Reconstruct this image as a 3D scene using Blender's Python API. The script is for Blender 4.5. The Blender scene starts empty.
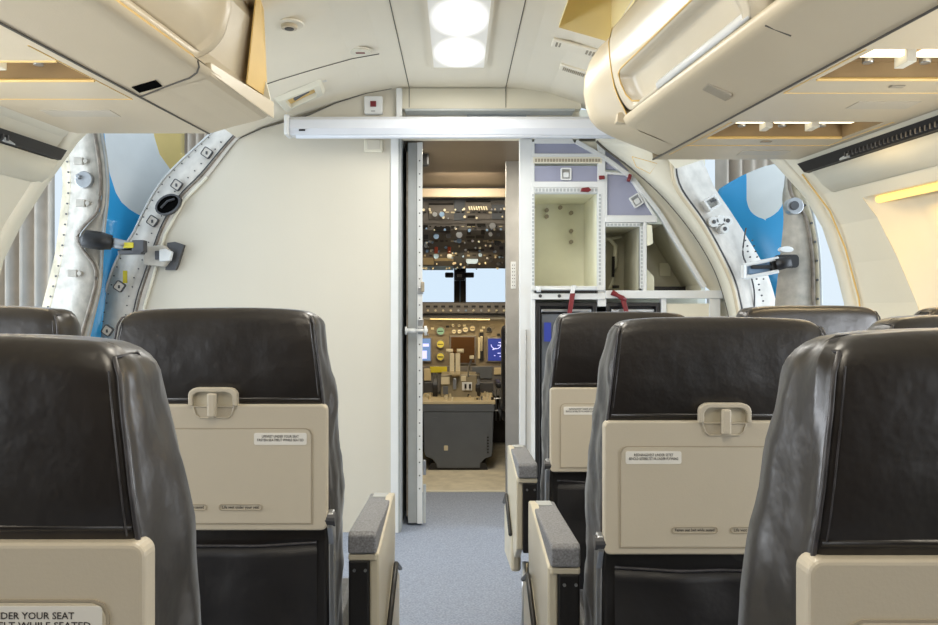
import bpy, math, random
from mathutils import Vector, noise
random.seed(7)
sc = bpy.context.scene
C = sc.collection
PI = math.pi
F, CX, CY, EYE = 800.0, 457.5, 312.0, 1.14
# ---------------------------------------------------------------- camera / world / exposure
cam = bpy.data.cameras.new('camera'); cam.lens = F / 938 * 36; cam.sensor_width = 36
cam.shift_x = 11.5 / 938; cam.clip_start = 0.02
co = bpy.data.objects.new('camera', cam); C.objects.link(co)
co.location = (0, 0, EYE); co.rotation_euler = (PI / 2, 0, 0); sc.camera = co
w = bpy.data.worlds.new('daylight'); sc.world = w; w.use_nodes = True
WB = w.node_tree.nodes['Background']; WB.inputs[0].default_value = (0.78, 0.90, 1.0, 1); WB.inputs[1].default_value = 0.95
sc.view_settings.view_transform = 'Standard'; sc.view_settings.look = 'None'
sc.view_settings.gamma = 1; sc.view_settings.exposure = 0.05
sc.view_settings.use_curve_mapping = False

def area(name, loc, size, power, col=(1, 1, 1), rot=(0, 0, 0)):
    l = bpy.data.lights.new(name, 'AREA'); l.shape = 'RECTANGLE'; l.size, l.size_y = size
    l.energy = power; l.color = col
    o = bpy.data.objects.new(name, l); C.objects.link(o); o.location = loc; o.rotation_euler = rot
    return o
# ceiling lamps: one above the entry (its panel is modelled) and the same lamps, unseen, over the other rows for fill
area('entry_ceiling_lamp', (0.01, 3.36, 2.285), (0.22, 0.8), 13, (1, .97, .90))
area('aisle_ceiling_fill', (0.0, 1.6, 2.285), (0.22, 0.8), 11, (1, .93, .80))
area('rear_ceiling_fill', (0.0, 0.0, 2.285), (0.22, 0.8), 10, (1, .90, .74))
area('rearmost_ceiling_fill', (0.0, -1.1, 2.285), (0.22, 0.8), 6, (1, .90, .74))
area('cockpit_dome_fill', (0.05, 4.85, 1.96), (0.4, 0.2), 11, (1, .88, .70), (.45, 0, 0))  # added to brighten the cockpit, no such lamp in view
area('passage_fill', (0.0, 4.50, 2.05), (0.2, 0.2), 5, (1, .93, .80))  # added to light the passage floor, stands for no known lamp
area('pedestal_fill', (0.0, 5.75, 1.55), (0.5, 0.05), 3.0, (1, .78, .46), (.3, 0, 0))  # added flood over pedestal and throttle levers
area('glareshield_fill', (0.0, 6.30, 1.085), (0.9, 0.04), 1.6, (1, .78, .44), (.5, 0, 0))  # added to brighten the instrument panel from below the glareshield
# reading lamps in the bin recesses and the wash lamp of the right window
area('reading_lamp_light', (1.10, 2.68, 1.75), (0.42, 0.04), 3.0, (1, .76, .42))
area('reading_lamp_light', (1.20, 1.98, 1.75), (0.42, 0.04), 3.0, (1, .76, .42))
area('reading_lamp_light', (-1.25, 2.12, 1.77), (0.42, 0.04), 2.0, (1, .76, .42))
area('window_wash_light', (1.64, 2.62, 1.545), (0.03, 0.42), 1.3, (1, .58, .14), (0, .35, 0))
# daylight entering by the two entry doors
area('left_door_daylight', (-3.3, 3.1, 1.3), (2.2, 1.8), 75, (.78, .89, 1.0), (0, -PI / 2, 0))
area('right_door_daylight', (3.3, 3.3, 1.3), (2.2, 1.8), 75, (.78, .89, 1.0), (0, PI / 2, 0))
# area lights added at unseen window spots to brighten bins and seat gussets
for k, wy in enumerate((2.15, 1.45, 0.75, -0.05, -0.85)):
    pw = (15, 15, 9, 5, 4)[k]
    area('left_window_fill', (-1.76, wy, 1.20), (0.50, 0.36), pw, (.88, .93, 1.0), (0, -PI / 2 - .05, 0))
    area('right_window_fill', (1.78, wy, 1.20), (0.50, 0.36), pw, (.88, .93, 1.0), (0, PI / 2 + .05, 0))

# ---------------------------------------------------------------- helpers
ORG = {}
def P(px, py, d): return Vector(((px - CX) * d / F, d, EYE - (py - CY) * d / F))
def X(px, d): return (px - CX) * d / F
def Z(py, d): return EYE - (py - CY) * d / F

def mat(name, col, rough=0.5, metal=0.0, var=0.06, nscale=8.0, bump=0.0, bscale=60.0, emit=None, estr=0.0, spec=0.5, trans=0.0):
    m = bpy.data.materials.new(name); m.use_nodes = True
    nt = m.node_tree; b = nt.nodes['Principled BSDF']
    b.inputs['Roughness'].default_value = rough; b.inputs['Metallic'].default_value = metal
    b.inputs['Specular IOR Level'].default_value = spec
    if trans: b.inputs['Transmission Weight'].default_value = trans; b.inputs['IOR'].default_value = 1.02
    tc = nt.nodes.new('ShaderNodeTexCoord')
    n = nt.nodes.new('ShaderNodeTexNoise'); n.inputs['Scale'].default_value = nscale; n.inputs['Detail'].default_value = 5
    nt.links.new(tc.outputs['Object'], n.inputs['Vector'])
    r = nt.nodes.new('ShaderNodeValToRGB')
    r.color_ramp.elements[0].position = .3; r.color_ramp.elements[1].position = .7
    r.color_ramp.elements[0].color = tuple(c * (1 - var) for c in col) + (1,)
    r.color_ramp.elements[1].color = tuple(min(1, c * (1 + var)) for c in col) + (1,)
    nt.links.new(n.outputs['Fac'], r.inputs['Fac']); nt.links.new(r.outputs['Color'], b.inputs['Base Color'])
    if bump:
        n2 = nt.nodes.new('ShaderNodeTexNoise'); n2.inputs['Scale'].default_value = bscale; n2.inputs['Detail'].default_value = 4
        nt.links.new(tc.outputs['Object'], n2.inputs['Vector'])
        bp = nt.nodes.new('ShaderNodeBump'); bp.inputs['Strength'].default_value = bump; bp.inputs['Distance'].default_value = .01
        nt.links.new(n2.outputs['Fac'], bp.inputs['Height']); nt.links.new(bp.outputs['Normal'], b.inputs['Normal'])
    if emit:
        b.inputs['Emission Color'].default_value = tuple(emit) + (1,); b.inputs['Emission Strength'].default_value = estr
    return m

M = dict(
    leather=mat('dark_leather', (.0095, .0066, .0048), .35, var=.35, nscale=5, bump=.40, bscale=12, spec=.75),
    pocketl=mat('pocket_leather', (.009, .008, .009), .45, var=.3, nscale=6, bump=.5, bscale=9),
    piping=mat('leather_piping', (.045, .042, .045), .4, var=.4, nscale=60),
    tray=mat('beige_plastic', (.52, .465, .365), .42, var=.03, nscale=3, bump=.04, bscale=300),
    trayd=mat('beige_groove', (.36, .31, .23), .6),
    placard=mat('white_placard', (.74, .72, .66), .5, var=.03),
    ink=mat('dark_ink', (.03, .025, .025), .6),
    armpad=mat('grey_armrest_vinyl', (.20, .205, .22), .6, var=.35, nscale=260, bump=.15, bscale=400),
    armbody=mat('cream_armrest_plastic', (.58, .53, .41), .4, var=.04),
    black=mat('black_plastic', (.012, .011, .011), .4),
    metal=mat('brushed_metal', (.42, .43, .44), .33, metal=.9, var=.12, nscale=18),
    dmetal=mat('dark_metal', (.10, .10, .105), .42, metal=.7, var=.2),
    cream=mat('cream_cabin_panel', (.74, .70, .57), .45, var=.03, nscale=2.5, bump=.04, bscale=250),
    ceil=mat('ceiling_panel_white', (.84, .775, .635), .5, var=.03, nscale=2, bump=.03, bscale=200),
    wall=mat('partition_ivory', (.60, .56, .465), .55, var=.02, nscale=2, bump=.05, bscale=180),
    binm=mat('bin_plastic', (.565, .48, .34), .36, var=.035, nscale=3, bump=.05, bscale=220),
    bing=mat('bin_gloss_plastic', (.64, .57, .44), .22, var=.03, nscale=3, bump=.03, bscale=120),
    yellow=mat('aged_yellow_plastic', (.74, .50, .17), .5, var=.08, nscale=4),
    cyellow=mat('ceiling_void_yellow', (.92, .78, .42), .6, var=.05, nscale=3),
    seam=mat('panel_gap', (.09, .08, .065), .8),
    jambl=mat('frame_white_paint', (.66, .62, .56), .42, var=.14, nscale=16, bump=.12, bscale=40),
    jamb=mat('door_frame_paint', (.46, .425, .365), .42, var=.18, nscale=22, bump=.12, bscale=40),
    jambc=mat('door_frame_primer', (.48, .42, .30), .5, var=.25, nscale=14, bump=.1),
    gasket=mat('rubber_gasket', (.20, .165, .13), .6, var=.35, nscale=30),
    blue=mat('livery_blue', (.05, .42, .85), .22, var=.05, nscale=2),
    lwhite=mat('livery_white', (.86, .90, .91), .25, var=.03),
    lyel=mat('livery_yellow', (.90, .68, .24), .3, var=.03),
    curtain=mat('curtain_cloth', (.60, .52, .43), .8, var=.1),
    galley=mat('galley_white', (.70, .71, .70), .4, var=.03),
    gblue=mat('galley_lilac_laminate', (.30, .31, .41), .45, var=.04),
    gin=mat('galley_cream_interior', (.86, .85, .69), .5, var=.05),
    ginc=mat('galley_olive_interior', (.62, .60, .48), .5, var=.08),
    red=mat('red_enamel', (.17, .014, .018), .4),
    orange=mat('orange_guard', (.75, .10, .03), .4),
    alum=mat('bare_aluminium', (.50, .48, .45), .34, metal=.85, var=.12, nscale=7),
    grey=mat('door_grey_paint', (.40, .42, .42), .45, var=.08, nscale=10),
    pale=mat('pale_screen_tube', (.62, .64, .68), .35, var=.02),
    carpet=mat('blue_grey_carpet', (.30, .335, .41), .95, var=.22, nscale=120, bump=.6, bscale=300, spec=.1),
    cfloor=mat('cockpit_floor_vinyl', (.66, .60, .46), .5, var=.15, nscale=12),
    panelg=mat('cockpit_panel_grey', (.16, .148, .135), .5, var=.12, nscale=12),
    panelb=mat('cockpit_panel_tan', (.55, .45, .27), .45, var=.08),
    ckdark=mat('cockpit_lining', (.055, .047, .040), .55, var=.2),
    ckwood=mat('cockpit_bulkhead_brown', (.15, .115, .08), .35, var=.2, nscale=3),
    pedestal=mat('pedestal_grey', (.105, .115, .13), .45, var=.06),
    knobw=mat('instrument_ivory', (.62, .55, .38), .4),
    knobb=mat('instrument_blue', (.18, .28, .42), .4),
    scrblue=mat('screen_blue', (.02, .03, .10), .15, emit=(.10, .14, .75), estr=.30),
    scrwht=mat('screen_pale', (.05, .08, .14), .15, emit=(.30, .50, .95), estr=.5),
    scrbrn=mat('screen_off_brown', (.075, .036, .012), .15),
    scrline=mat('screen_lines', (.3, .3, .5), .3, emit=(.6, .6, 1), estr=1.1),
    gauge=mat('gauge_face_green', (.22, .42, .33), .3),
    gaugey=mat('gauge_face_yellow', (.62, .55, .10), .4),
    lamp=mat('lamp_diffuser', (.9, .9, .9), .5, emit=(1, .985, .95), estr=3.2),
    warm=mat('warm_lamp', (.5, .35, .1), .5, emit=(1, .66, .20), estr=1.3),
    rlamp=mat('reading_lamp', (.9, .9, .8), .5, emit=(1, .86, .58), estr=2.2),
    brown=mat('recess_shade_brown', (.30, .20, .09), .6, var=.15),  # dark brown carries the shade on the recess walls
    glass=mat('window_glass', (.9, .95, 1.0), .03, trans=1.0, var=0),
    paper=mat('blue_plastic_sheet', (.03, .05, .30), .4),
    void=mat('dark_void', (.004, .004, .004), 1.0, spec=0),
    rail=mat('beige_rail', (.30, .24, .16), .5),
    rear=mat('rear_blocker_grey', (.06, .05, .045), .8),
    ylabel=mat('yellow_sticker', (.62, .52, .03), .5),
)

for k_ in ('leather', 'pocketl'):      # bluish sheen put in to brighten the gussets as side light would
    b_ = M[k_].node_tree.nodes['Principled BSDF']; b_.inputs['Sheen Weight'].default_value = .27 if k_ == 'leather' else .06; b_.inputs['Sheen Roughness'].default_value = .35; b_.inputs['Sheen Tint'].default_value = (.80, .88, 1.0, 1)
def bulb_mat():      # diffuser in front of two round bulbs
    m = bpy.data.materials.new('lamp_diffuser_two_bulbs'); m.use_nodes = True; nt = m.node_tree; b = nt.nodes['Principled BSDF']
    b.inputs['Base Color'].default_value = (.5, .5, .46, 1); b.inputs['Emission Color'].default_value = (1, .985, .94, 1)
    tc = nt.nodes.new('ShaderNodeTexCoord'); last = None
    for cy in (-.22, .20):
        mp = nt.nodes.new('ShaderNodeMapping'); mp.inputs['Location'].default_value = (-.0, -cy / .19, 0); mp.inputs['Scale'].default_value = (1 / .105, 1 / .19, 0)
        ln = nt.nodes.new('ShaderNodeVectorMath'); ln.operation = 'LENGTH'; nt.links.new(tc.outputs['Object'], mp.inputs['Vector']); nt.links.new(mp.outputs['Vector'], ln.inputs[0])
        r = nt.nodes.new('ShaderNodeMapRange'); r.interpolation_type = 'SMOOTHSTEP'; r.inputs['From Min'].default_value = .4; r.inputs['From Max'].default_value = 1.25; r.inputs['To Min'].default_value = 2.2; r.inputs['To Max'].default_value = 0
        nt.links.new(ln.outputs['Value'], r.inputs['Value'])
        if last:
            a = nt.nodes.new('ShaderNodeMath'); a.operation = 'ADD'; nt.links.new(last.outputs[0], a.inputs[0]); nt.links.new(r.outputs[0], a.inputs[1]); last = a
        else: last = r
    a = nt.nodes.new('ShaderNodeMath'); a.operation = 'ADD'; a.inputs[1].default_value = .36; nt.links.new(last.outputs[0], a.inputs[0]); nt.links.new(a.outputs[0], b.inputs['Emission Strength'])
    return m
M['lamp'] = bulb_mat()
class MB:
    def __init__(s): s.v = []; s.f = []; s.m = []
    def add(s, vs, fs, mi=0):
        b = len(s.v); s.v += [Vector(v) for v in vs]
        for f in fs: s.f.append([b + i for i in f]); s.m.append(mi)
        return s
    def hexa(s, p, mi=0):
        return s.add(p, [(0, 3, 2, 1), (4, 5, 6, 7), (0, 1, 5, 4), (1, 2, 6, 5), (2, 3, 7, 6), (3, 0, 4, 7)], mi)
    def box(s, x0, x1, y0, y1, z0, z1, mi=0):
        return s.hexa([(x0, y0, z0), (x1, y0, z0), (x1, y1, z0), (x0, y1, z0), (x0, y0, z1), (x1, y0, z1), (x1, y1, z1), (x0, y1, z1)], mi)
    def prism(s, poly, y0, y1, mi=0):      # polygon in XZ extruded along Y
        n = len(poly)
        a = sum(poly[i][0] * poly[(i + 1) % n][1] - poly[(i + 1) % n][0] * poly[i][1] for i in range(n))
        if a < 0: poly = poly[::-1]
        vs = [(x, y0, z) for x, z in poly] + [(x, y1, z) for x, z in poly]
        fs = [list(range(n)), list(range(2 * n - 1, n - 1, -1))]
        for i in range(n): j = (i + 1) % n; fs.append((i, i + n, j + n, j))
        return s.add(vs, fs, mi)
    def prismx(s, poly, x0, x1, mi=0):     # polygon in YZ extruded along X
        n = len(poly); vs = [(x0, y, z) for y, z in poly] + [(x1, y, z) for y, z in poly]
        fs = [list(range(n)), list(range(2 * n - 1, n - 1, -1))]
        for i in range(n): j = (i + 1) % n; fs.append((i, i + n, j + n, j))
        return s.add(vs, fs, mi)
    def grid(s, rows, mi=0, closed=False):
        n = len(rows[0]); vs = [p for r in rows for p in r]; fs = []
        for i in range(len(rows) - 1):
            for j in range(n if closed else n - 1):
                k = (j + 1) % n
                fs.append((i * n + j, i * n + k, (i + 1) * n + k, (i + 1) * n + j))
        return s.add(vs, fs, mi)
    def tube(s, pts, r, n=8, mi=0):
        pts = [Vector(p) for p in pts]; rows = []
        for i, p in enumerate(pts):
            t = (pts[min(i + 1, len(pts) - 1)] - pts[max(i - 1, 0)]).normalized()
            u = t.cross(Vector((0, 0, 1)));
            if u.length < .1: u = t.cross(Vector((1, 0, 0)))
            u.normalize(); v = t.cross(u)
            rr = r[i] if isinstance(r, (list, tuple)) else r
            rows.append([p + u * math.cos(2 * PI * k / n) * rr + v * math.sin(2 * PI * k / n) * rr for k in range(n)])
        b = len(s.v); s.grid(rows, mi, True)
        m = len(pts); s.f.append([b + k for k in range(n)][::-1]); s.m.append(mi)
        s.f.append([b + (m - 1) * n + k for k in range(n)]); s.m.append(mi)
        return s
    def cyl(s, a, b, r, n=16, mi=0): return s.tube([a, b], r, n, mi)
    def build(s, name, mats, parent=None, smooth=False, bevel=0, solid=0, seg=2, sub=0, merge=False):
        if not isinstance(mats, (list, tuple)): mats = [mats]
        me = bpy.data.meshes.new(name)
        if parent: org = ORG[parent.name]
        else:
            xs = [v.x for v in s.v]; ys = [v.y for v in s.v]; zs = [v.z for v in s.v]
            org = Vector(((min(xs) + max(xs)) / 2, (min(ys) + max(ys)) / 2, min(zs)))
        me.from_pydata([tuple(v - org) for v in s.v], [], s.f)
        for m in mats: me.materials.append(m)
        for p, mi in zip(me.polygons, s.m): p.material_index = mi; p.use_smooth = smooth
        me.update()
        import bmesh
        bm = bmesh.new(); bm.from_mesh(me)
        if merge: bmesh.ops.remove_doubles(bm, verts=bm.verts, dist=.0004)
        bmesh.ops.recalc_face_normals(bm, faces=bm.faces); bm.to_mesh(me); bm.free()
        o = bpy.data.objects.new(name, me); C.objects.link(o); ORG[o.name] = org
        if parent: o.parent = parent
        else: o.location = org
        if solid: md = o.modifiers.new('solid', 'SOLIDIFY'); md.thickness = solid; md.offset = 0
        if bevel:
            md = o.modifiers.new('bevel', 'BEVEL'); md.width = bevel; md.segments = seg; md.limit_method = 'ANGLE'; md.angle_limit = .6
        if sub: md = o.modifiers.new('sub', 'SUBSURF'); md.levels = sub; md.render_levels = sub
        return o

def root(name, loc, label, cat, group=None):
    o = bpy.data.objects.new(name, None); C.objects.link(o); o.location = loc; ORG[o.name] = Vector(loc)
    o.empty_display_size = .1
    o['label'] = label; o['category'] = cat
    if group: o['group'] = group
    return o
def tag(o, label, cat, group=None):
    o['label'] = label; o['category'] = cat
    if group: o['group'] = group
    return o
def struct(o): o['kind'] = 'structure'; return o
def rr(x0, x1, z0, z1, r, n=5):
    out = []
    for cx, cz, a0 in ((x1 - r, z0 + r, -90), (x1 - r, z1 - r, 0), (x0 + r, z1 - r, 90), (x0 + r, z0 + r, 180)):
        for k in range(n + 1):
            a = math.radians(a0 + 90 * k / n); out.append((cx + r * math.cos(a), cz + r * math.sin(a)))
    return out
def ring(mb, poly, t, y0, y1, mi=0):       # frame of width t just inside a convex polygon
    cx = sum(p[0] for p in poly) / len(poly); cz = sum(p[1] for p in poly) / len(poly)
    n = len(poly); inn = []
    for i in range(n):
        a, b, c = Vector(poly[i - 1]), Vector(poly[i]), Vector(poly[(i + 1) % n])
        d1 = (b - a).normalized(); d2 = (c - b).normalized()
        n1 = Vector((-d1.y, d1.x)); n2 = Vector((-d2.y, d2.x))
        if n1.dot(Vector((cx, cz)) - b) < 0: n1 = -n1
        if n2.dot(Vector((cx, cz)) - b) < 0: n2 = -n2
        m = (n1 + n2).normalized(); k = t / max(.3, m.dot(n1)); q = b + m * k; inn.append((q.x, q.y))
    vs = [(x, y0, z) for x, z in poly] + [(x, y0, z) for x, z in inn] + [(x, y1, z) for x, z in poly] + [(x, y1, z) for x, z in inn]
    fs = []
    for i in range(n):
        j = (i + 1) % n
        fs += [(i, j, n + j, n + i), (2 * n + j, 2 * n + i, 3 * n + i, 3 * n + j), (i, 2 * n + i, 2 * n + j, j), (n + i, n + j, 3 * n + j, 3 * n + i)]
    mb.add(vs, fs, mi); return inn
def text(s, cx, y, cz, height, parent, m, width=None):
    cu = bpy.data.curves.new('lettering', 'FONT'); cu.body = s; cu.size = height; cu.align_x = 'CENTER'; cu.align_y = 'CENTER'
    cu.offset = height * .012; cu.resolution_u = 2
    t = bpy.data.objects.new('tmp', cu); C.objects.link(t)
    dg = bpy.context.evaluated_depsgraph_get(); me = bpy.data.meshes.new_from_object(t.evaluated_get(dg))
    bpy.data.objects.remove(t)
    xs = [v.co.x for v in me.vertices]; sx = 1
    if width: sx = width / (max(xs) - min(xs))
    org = ORG[parent.name]
    for v in me.vertices:
        v.co = Vector((cx + v.co.x * sx, y, cz + v.co.y)) - org
    me.materials.clear(); me.materials.append(m)
    o = bpy.data.objects.new('lettering', me); C.objects.link(o); o.parent = parent; ORG[o.name] = org
    return o

# ================================================================= STRUCTURE
# floor
struct(MB().box(-1.9, 1.9, -1.6, 5.1, -.04, 0).build('floor', M['carpet']))
struct(MB().box(-1.0, 1.0, 5.1, 7.3, -.04, .001).build('floor_cockpit', M['cfloor']))
struct(MB().box(-.30, .32, 5.075, 5.115, 0, .006).build('trim_1', M['cream'], bevel=.002))

# ceiling (profile seen in section; a hole at the right where a panel is missing)
CL = [(-1.139, 2.043), (-1.01, 2.105), (-.77, 2.187), (-.63, 2.232), (-.471, 2.277), (-.342, 2.300), (-.25, 2.305)]
CR = [(.25, 2.305), (.33, 2.300), (.40, 2.289), (.47, 2.277), (.60, 2.235), (.77, 2.187), (1.01, 2.105), (1.139, 2.043)]
prof = CL + CR
ys = [-1.6, 0, 1.2, 2.0, 2.45, 2.88, 3.2, 3.58, 4.0, 4.22]
def csc(x, y): return x * (1 + .035 * (4.15 - y)) if abs(x) > .7 else x * (1 + .012 * (4.15 - y))
mb = MB()
rows = [[(csc(x, y), y, z) for x, z in prof] for y in ys]
nP = len(prof); vs = [p for r in rows for p in r]; fs = []
hole_j = [j for j in range(nP - 1) if prof[j][0] >= .40 - 1e-6 and prof[j + 1][0] <= .60 + 1e-6]
for i in range(len(ys) - 1):
    for j in range(nP - 1):
        if j in hole_j and ys[i] >= 2.45 - 1e-6 and ys[i + 1] <= 3.2 + 1e-6: continue
        fs.append((i * nP + j, i * nP + j + 1, (i + 1) * nP + j + 1, (i + 1) * nP + j))
mb.add(vs, fs); ceiling = struct(mb.build('ceiling', M['ceil'], smooth=False))
# void above the missing panel
mb = MB()
x0, x1 = .405, .615
for q in ([(x0, 2.45, 2.28), (x0, 3.2, 2.28), (x0, 3.2, 2.42), (x0, 2.45, 2.42)], [(x1, 2.45, 2.22), (x1, 3.2, 2.22), (x1, 3.2, 2.42), (x1, 2.45, 2.42)],
          [(x0, 2.45, 2.42), (x1, 2.45, 2.42), (x1, 3.2, 2.42), (x0, 3.2, 2.42)], [(x0, 3.2, 2.28), (x1, 3.2, 2.22), (x1, 3.2, 2.42), (x0, 3.2, 2.42)],
          [(x0, 2.45, 2.28), (x1, 2.45, 2.22), (x1, 2.45, 2.42), (x0, 2.45, 2.42)]):
    mb.add(q, [(0, 1, 2, 3)])
mb.box(.47, .56, 2.6, 3.05, 2.36, 2.42)
struct(mb.build('trim_2', M['cyellow']))
# ceiling panel gaps
def gap(name, pts, r=.0018):
    return struct(MB().tube(pts, r, 6).build(name, M['seam']))
gap('trim_3', [(-.25, 4.14, 2.304), (-.256, 2.2, 2.304), (-.262, 1.0, 2.304)])
gap('trim_4', [(.25, 4.14, 2.304), (.256, 2.2, 2.304), (.262, 1.0, 2.304)])
def ceilpt(x, y, off=.002):
    for (a, za), (b, zb) in zip(prof, prof[1:]):
        xa, xb = csc(a, y), csc(b, y)
        if xa <= x <= xb: return Vector((x, y, za + (zb - za) * (x - xa) / (xb - xa) - off))
    return Vector((x, y, prof[0][1]))
gap('trim_5', [ceilpt(x, 3.58) for x in (-1.15, -1.0, -.8, -.63, -.47, -.35)], .0018)

struct(MB().box(-2.2, 2.2, -1.64, -1.6, 0, 2.35).build('wall_rear_blocker', M['rear']))  # unseen dark wall added to cut rear light and reflections on seat backs
# forward partition on the left (lavatory wall)
arc = [(-.25, 2.305), (-.342, 2.305), (-.471, 2.281), (-.63, 2.23), (-.77, 2.167), (-1.01, 2.10), (-1.139, 2.043), (-1.30, 1.84), (-1.419, 1.72), (-1.517, 1.545),
       (-1.574, 1.342), (-1.626, 1.166), (-1.66, .9), (-1.64, .6), (-1.52, .2), (-1.42, 0)]
poly = [(-.312, 0)] + [(-.312, 2.305)] + arc[1:]
struct(MB().prism(poly, 4.15, 4.19).build('wall_forward_left', M['wall']))
struct(MB().box(-.345, -.306, 4.135, 4.15, 0, 2.10).build('trim_6', M['galley'], bevel=.003))
struct(MB().box(-.312, -.295, 4.151, 4.80, 0, 2.3).build('wall_passage_left', M['grey']))
struct(MB().tube([(x, 4.146, z - .004) for x, z in arc[1:8]], .0025, 6).build('trim_7', M['seam']))
struct(MB().tube([(x + .004, 4.140, z) for x, z in arc[7:]], .008, 8).build('trim_8', M['cream']))

# header above the doorway
mb = MB(); mb.box(-.29, .64, 4.14, 4.20, 2.195, 2.30); mb.box(-.29, .64, 4.20, 4.24, 2.05, 2.22)
struct(mb.build('wall_header', M['cream']))
struct(MB().box(-.315, -.285, 4.11, 4.14, 2.12, 2.295).build('trim_9', M['galley'], bevel=.003))
struct(MB().box(-.27, .60, 4.10, 4.20, 2.175, 2.185).build('trim_10', M['grey']))
struct(MB().box(.05, .36, 4.185, 4.199, 2.15, 2.19).build('trim_11', M['grey'], bevel=.002))
gap('trim_12', [(.25, 4.138, 2.20), (.25, 4.138, 2.30)], .0015)
gap('trim_27', [(-.25, 4.138, 2.20), (-.25, 4.138, 2.30)], .0015)

# cockpit bulkhead, shell of the cockpit
struct(MB().box(.366, 1.48, 4.78, 4.82, 0, 2.35).build('wall_bulkhead_right', M['cream']))
struct(MB().box(-1.33, -.295, 4.80, 4.84, 0, 2.35).build('wall_bulkhead_left', M['ckdark']))
mb = MB()
for s in (-1, 1):
    mb.box(s * .98 - .01, s * .98 + .01, 4.84, 7.3, 0, 2.2)
struct(mb.build('wall_cockpit', M['ckdark']))
struct(MB().add([(-.99, 4.24, 2.11), (.99, 4.24, 2.11), (.99, 5.30, 1.965), (-.99, 5.30, 1.965)], [(0, 1, 2, 3)]).build('ceiling_cockpit', M['ckwood'], solid=.01))
struct(MB().add([(-.99, 5.30, 1.98), (.99, 5.30, 1.98), (.99, 7.2, 1.60), (-.99, 7.2, 1.60)], [(0, 1, 2, 3)]).build('ceiling_flight_deck', M['ckdark'], solid=.01))
struct(MB().box(-.6, .6, 5.24, 5.30, 1.895, 1.955).build('trim_13', M['rail'], bevel=.006))
# windshield: frame with two panes and a centre post
mb = MB()
mb.box(-.99, .99, 7.0, 7.05, 1.535, 1.66); mb.box(-.99, .99, 7.0, 7.05, .0, 1.19)
mb.box(X(454, 7), X(466, 7), 6.97, 7.04, 1.18, 1.56)
for s in (-1, 1): mb.box(s * .93 - .06, s * .93 + .06, 7.0, 7.05, 1.18, 1.56)
win = struct(mb.build('window_1', M['ckdark'], bevel=.004))
MB().box(X(459.2, 6.95), X(460.8, 6.95), 6.95, 6.97, 1.18, 1.54).build('centre_strip', M['knobb'], win)
for a, b in ((-.87, X(454, 7)), (X(466, 7), .87)):
    MB().box(a, b, 7.02, 7.026, 1.19, 1.54).build('pane', M['glass'], win)

# passage posts on the right of the doorway
mb = MB().box(.285, .366, 4.74, 4.78, 0, 2.07)
post = struct(mb.build('trim_14', M['alum'], bevel=.003))
mb = MB().box(.316, .346, 4.725, 4.74, 1.28, 1.44); mb.build('cover_plate', M['galley'], post, bevel=.003)
mb = MB()
for k in range(7):
    for sx in (.325, .337): mb.cyl((sx, 4.726, 1.30 + k * .02), (sx, 4.722, 1.30 + k * .02), .0028, 8)
mb.build('indicator_dots', M['dmetal'], post)
struct(MB().box(.378, .392, 4.25, 4.78, 0, 2.1).build('wall_passage_right', M['galley']))
struct(MB().box(.326, .392, 4.20, 4.25, 0, 2.12).build('trim_15', M['galley'], bevel=.004))
struct(MB().box(.355, .363, 4.185, 4.20, 0, 1.05).build('trim_16', M['alum'], bevel=.002))

# ---- side walls behind the entry doors
AL = [(-.95, 2.13), (-1.15, 1.99), (-1.385, 1.76), (-1.50, 1.60), (-1.59, 1.46), (-1.656, 1.33), (-1.70, 1.15), (-1.73, .9), (-1.71, .6), (-1.6, .2), (-1.5, 0)]
AR = [(.93, 2.12), (1.12, 1.98), (1.346, 1.755), (1.468, 1.62), (1.539, 1.496), (1.59, 1.34), (1.63, 1.178), (1.66, .9), (1.64, .6), (1.52, .2), (1.44, 0)]
def dens(pr, k=4):
    out = []
    for a, b in zip(pr, pr[1:]):
        for i in range(k): out.append((a[0] + (b[0] - a[0]) * i / k, a[1] + (b[1] - a[1]) * i / k))
    return out + [pr[-1]]
def sx(side, x, yf, y): return x + side * .112 * (yf - y)
def wallx(pr, z):
    for (a, za), (b, zb) in zip(pr, pr[1:]):
        if zb <= z <= za: return a + (b - a) * (za - z) / (za - zb)
    return pr[-1][0]
def sidewall(name, pr, side, yf, hole=None):
    zs = sorted(set([round(p[1], 4) for p in dens(pr, 2)] + ([hole[2], hole[3]] if hole else [])), reverse=True)
    yy = sorted(set([-1.6, 0, 1, 1.5, 2.2, yf] + ([hole[0], hole[1]] if hole else [])))
    sl = lambda y, z: y + (.14 * max(0, min(1, (z - hole[2]) / (hole[3] - hole[2]))) if hole and abs(y - hole[1]) < 1e-6 else 0)
    vs = [(sx(side, wallx(pr, z), yf, sl(y, z)), sl(y, z), z) for y in yy for z in zs]; fs = []; n = len(zs)
    for i in range(len(yy) - 1):
        for j in range(n - 1):
            if hole and yy[i] >= hole[0] - 1e-6 and yy[i + 1] <= hole[1] + 1e-6 and zs[j] <= hole[3] + 1e-6 and zs[j + 1] >= hole[2] - 1e-6: continue
            fs.append((i * n + j, i * n + j + 1, (i + 1) * n + j + 1, (i + 1) * n + j))
    return struct(MB().add(vs, fs).build(name, M['cream'], solid=.006))
YL, YR = 2.90, 3.35
sidewall('wall_left', AL, -1, YL)
HR = (2.36, 2.88, 1.02, 1.575)
sidewall('wall_right', AR, 1, YR, HR)
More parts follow.
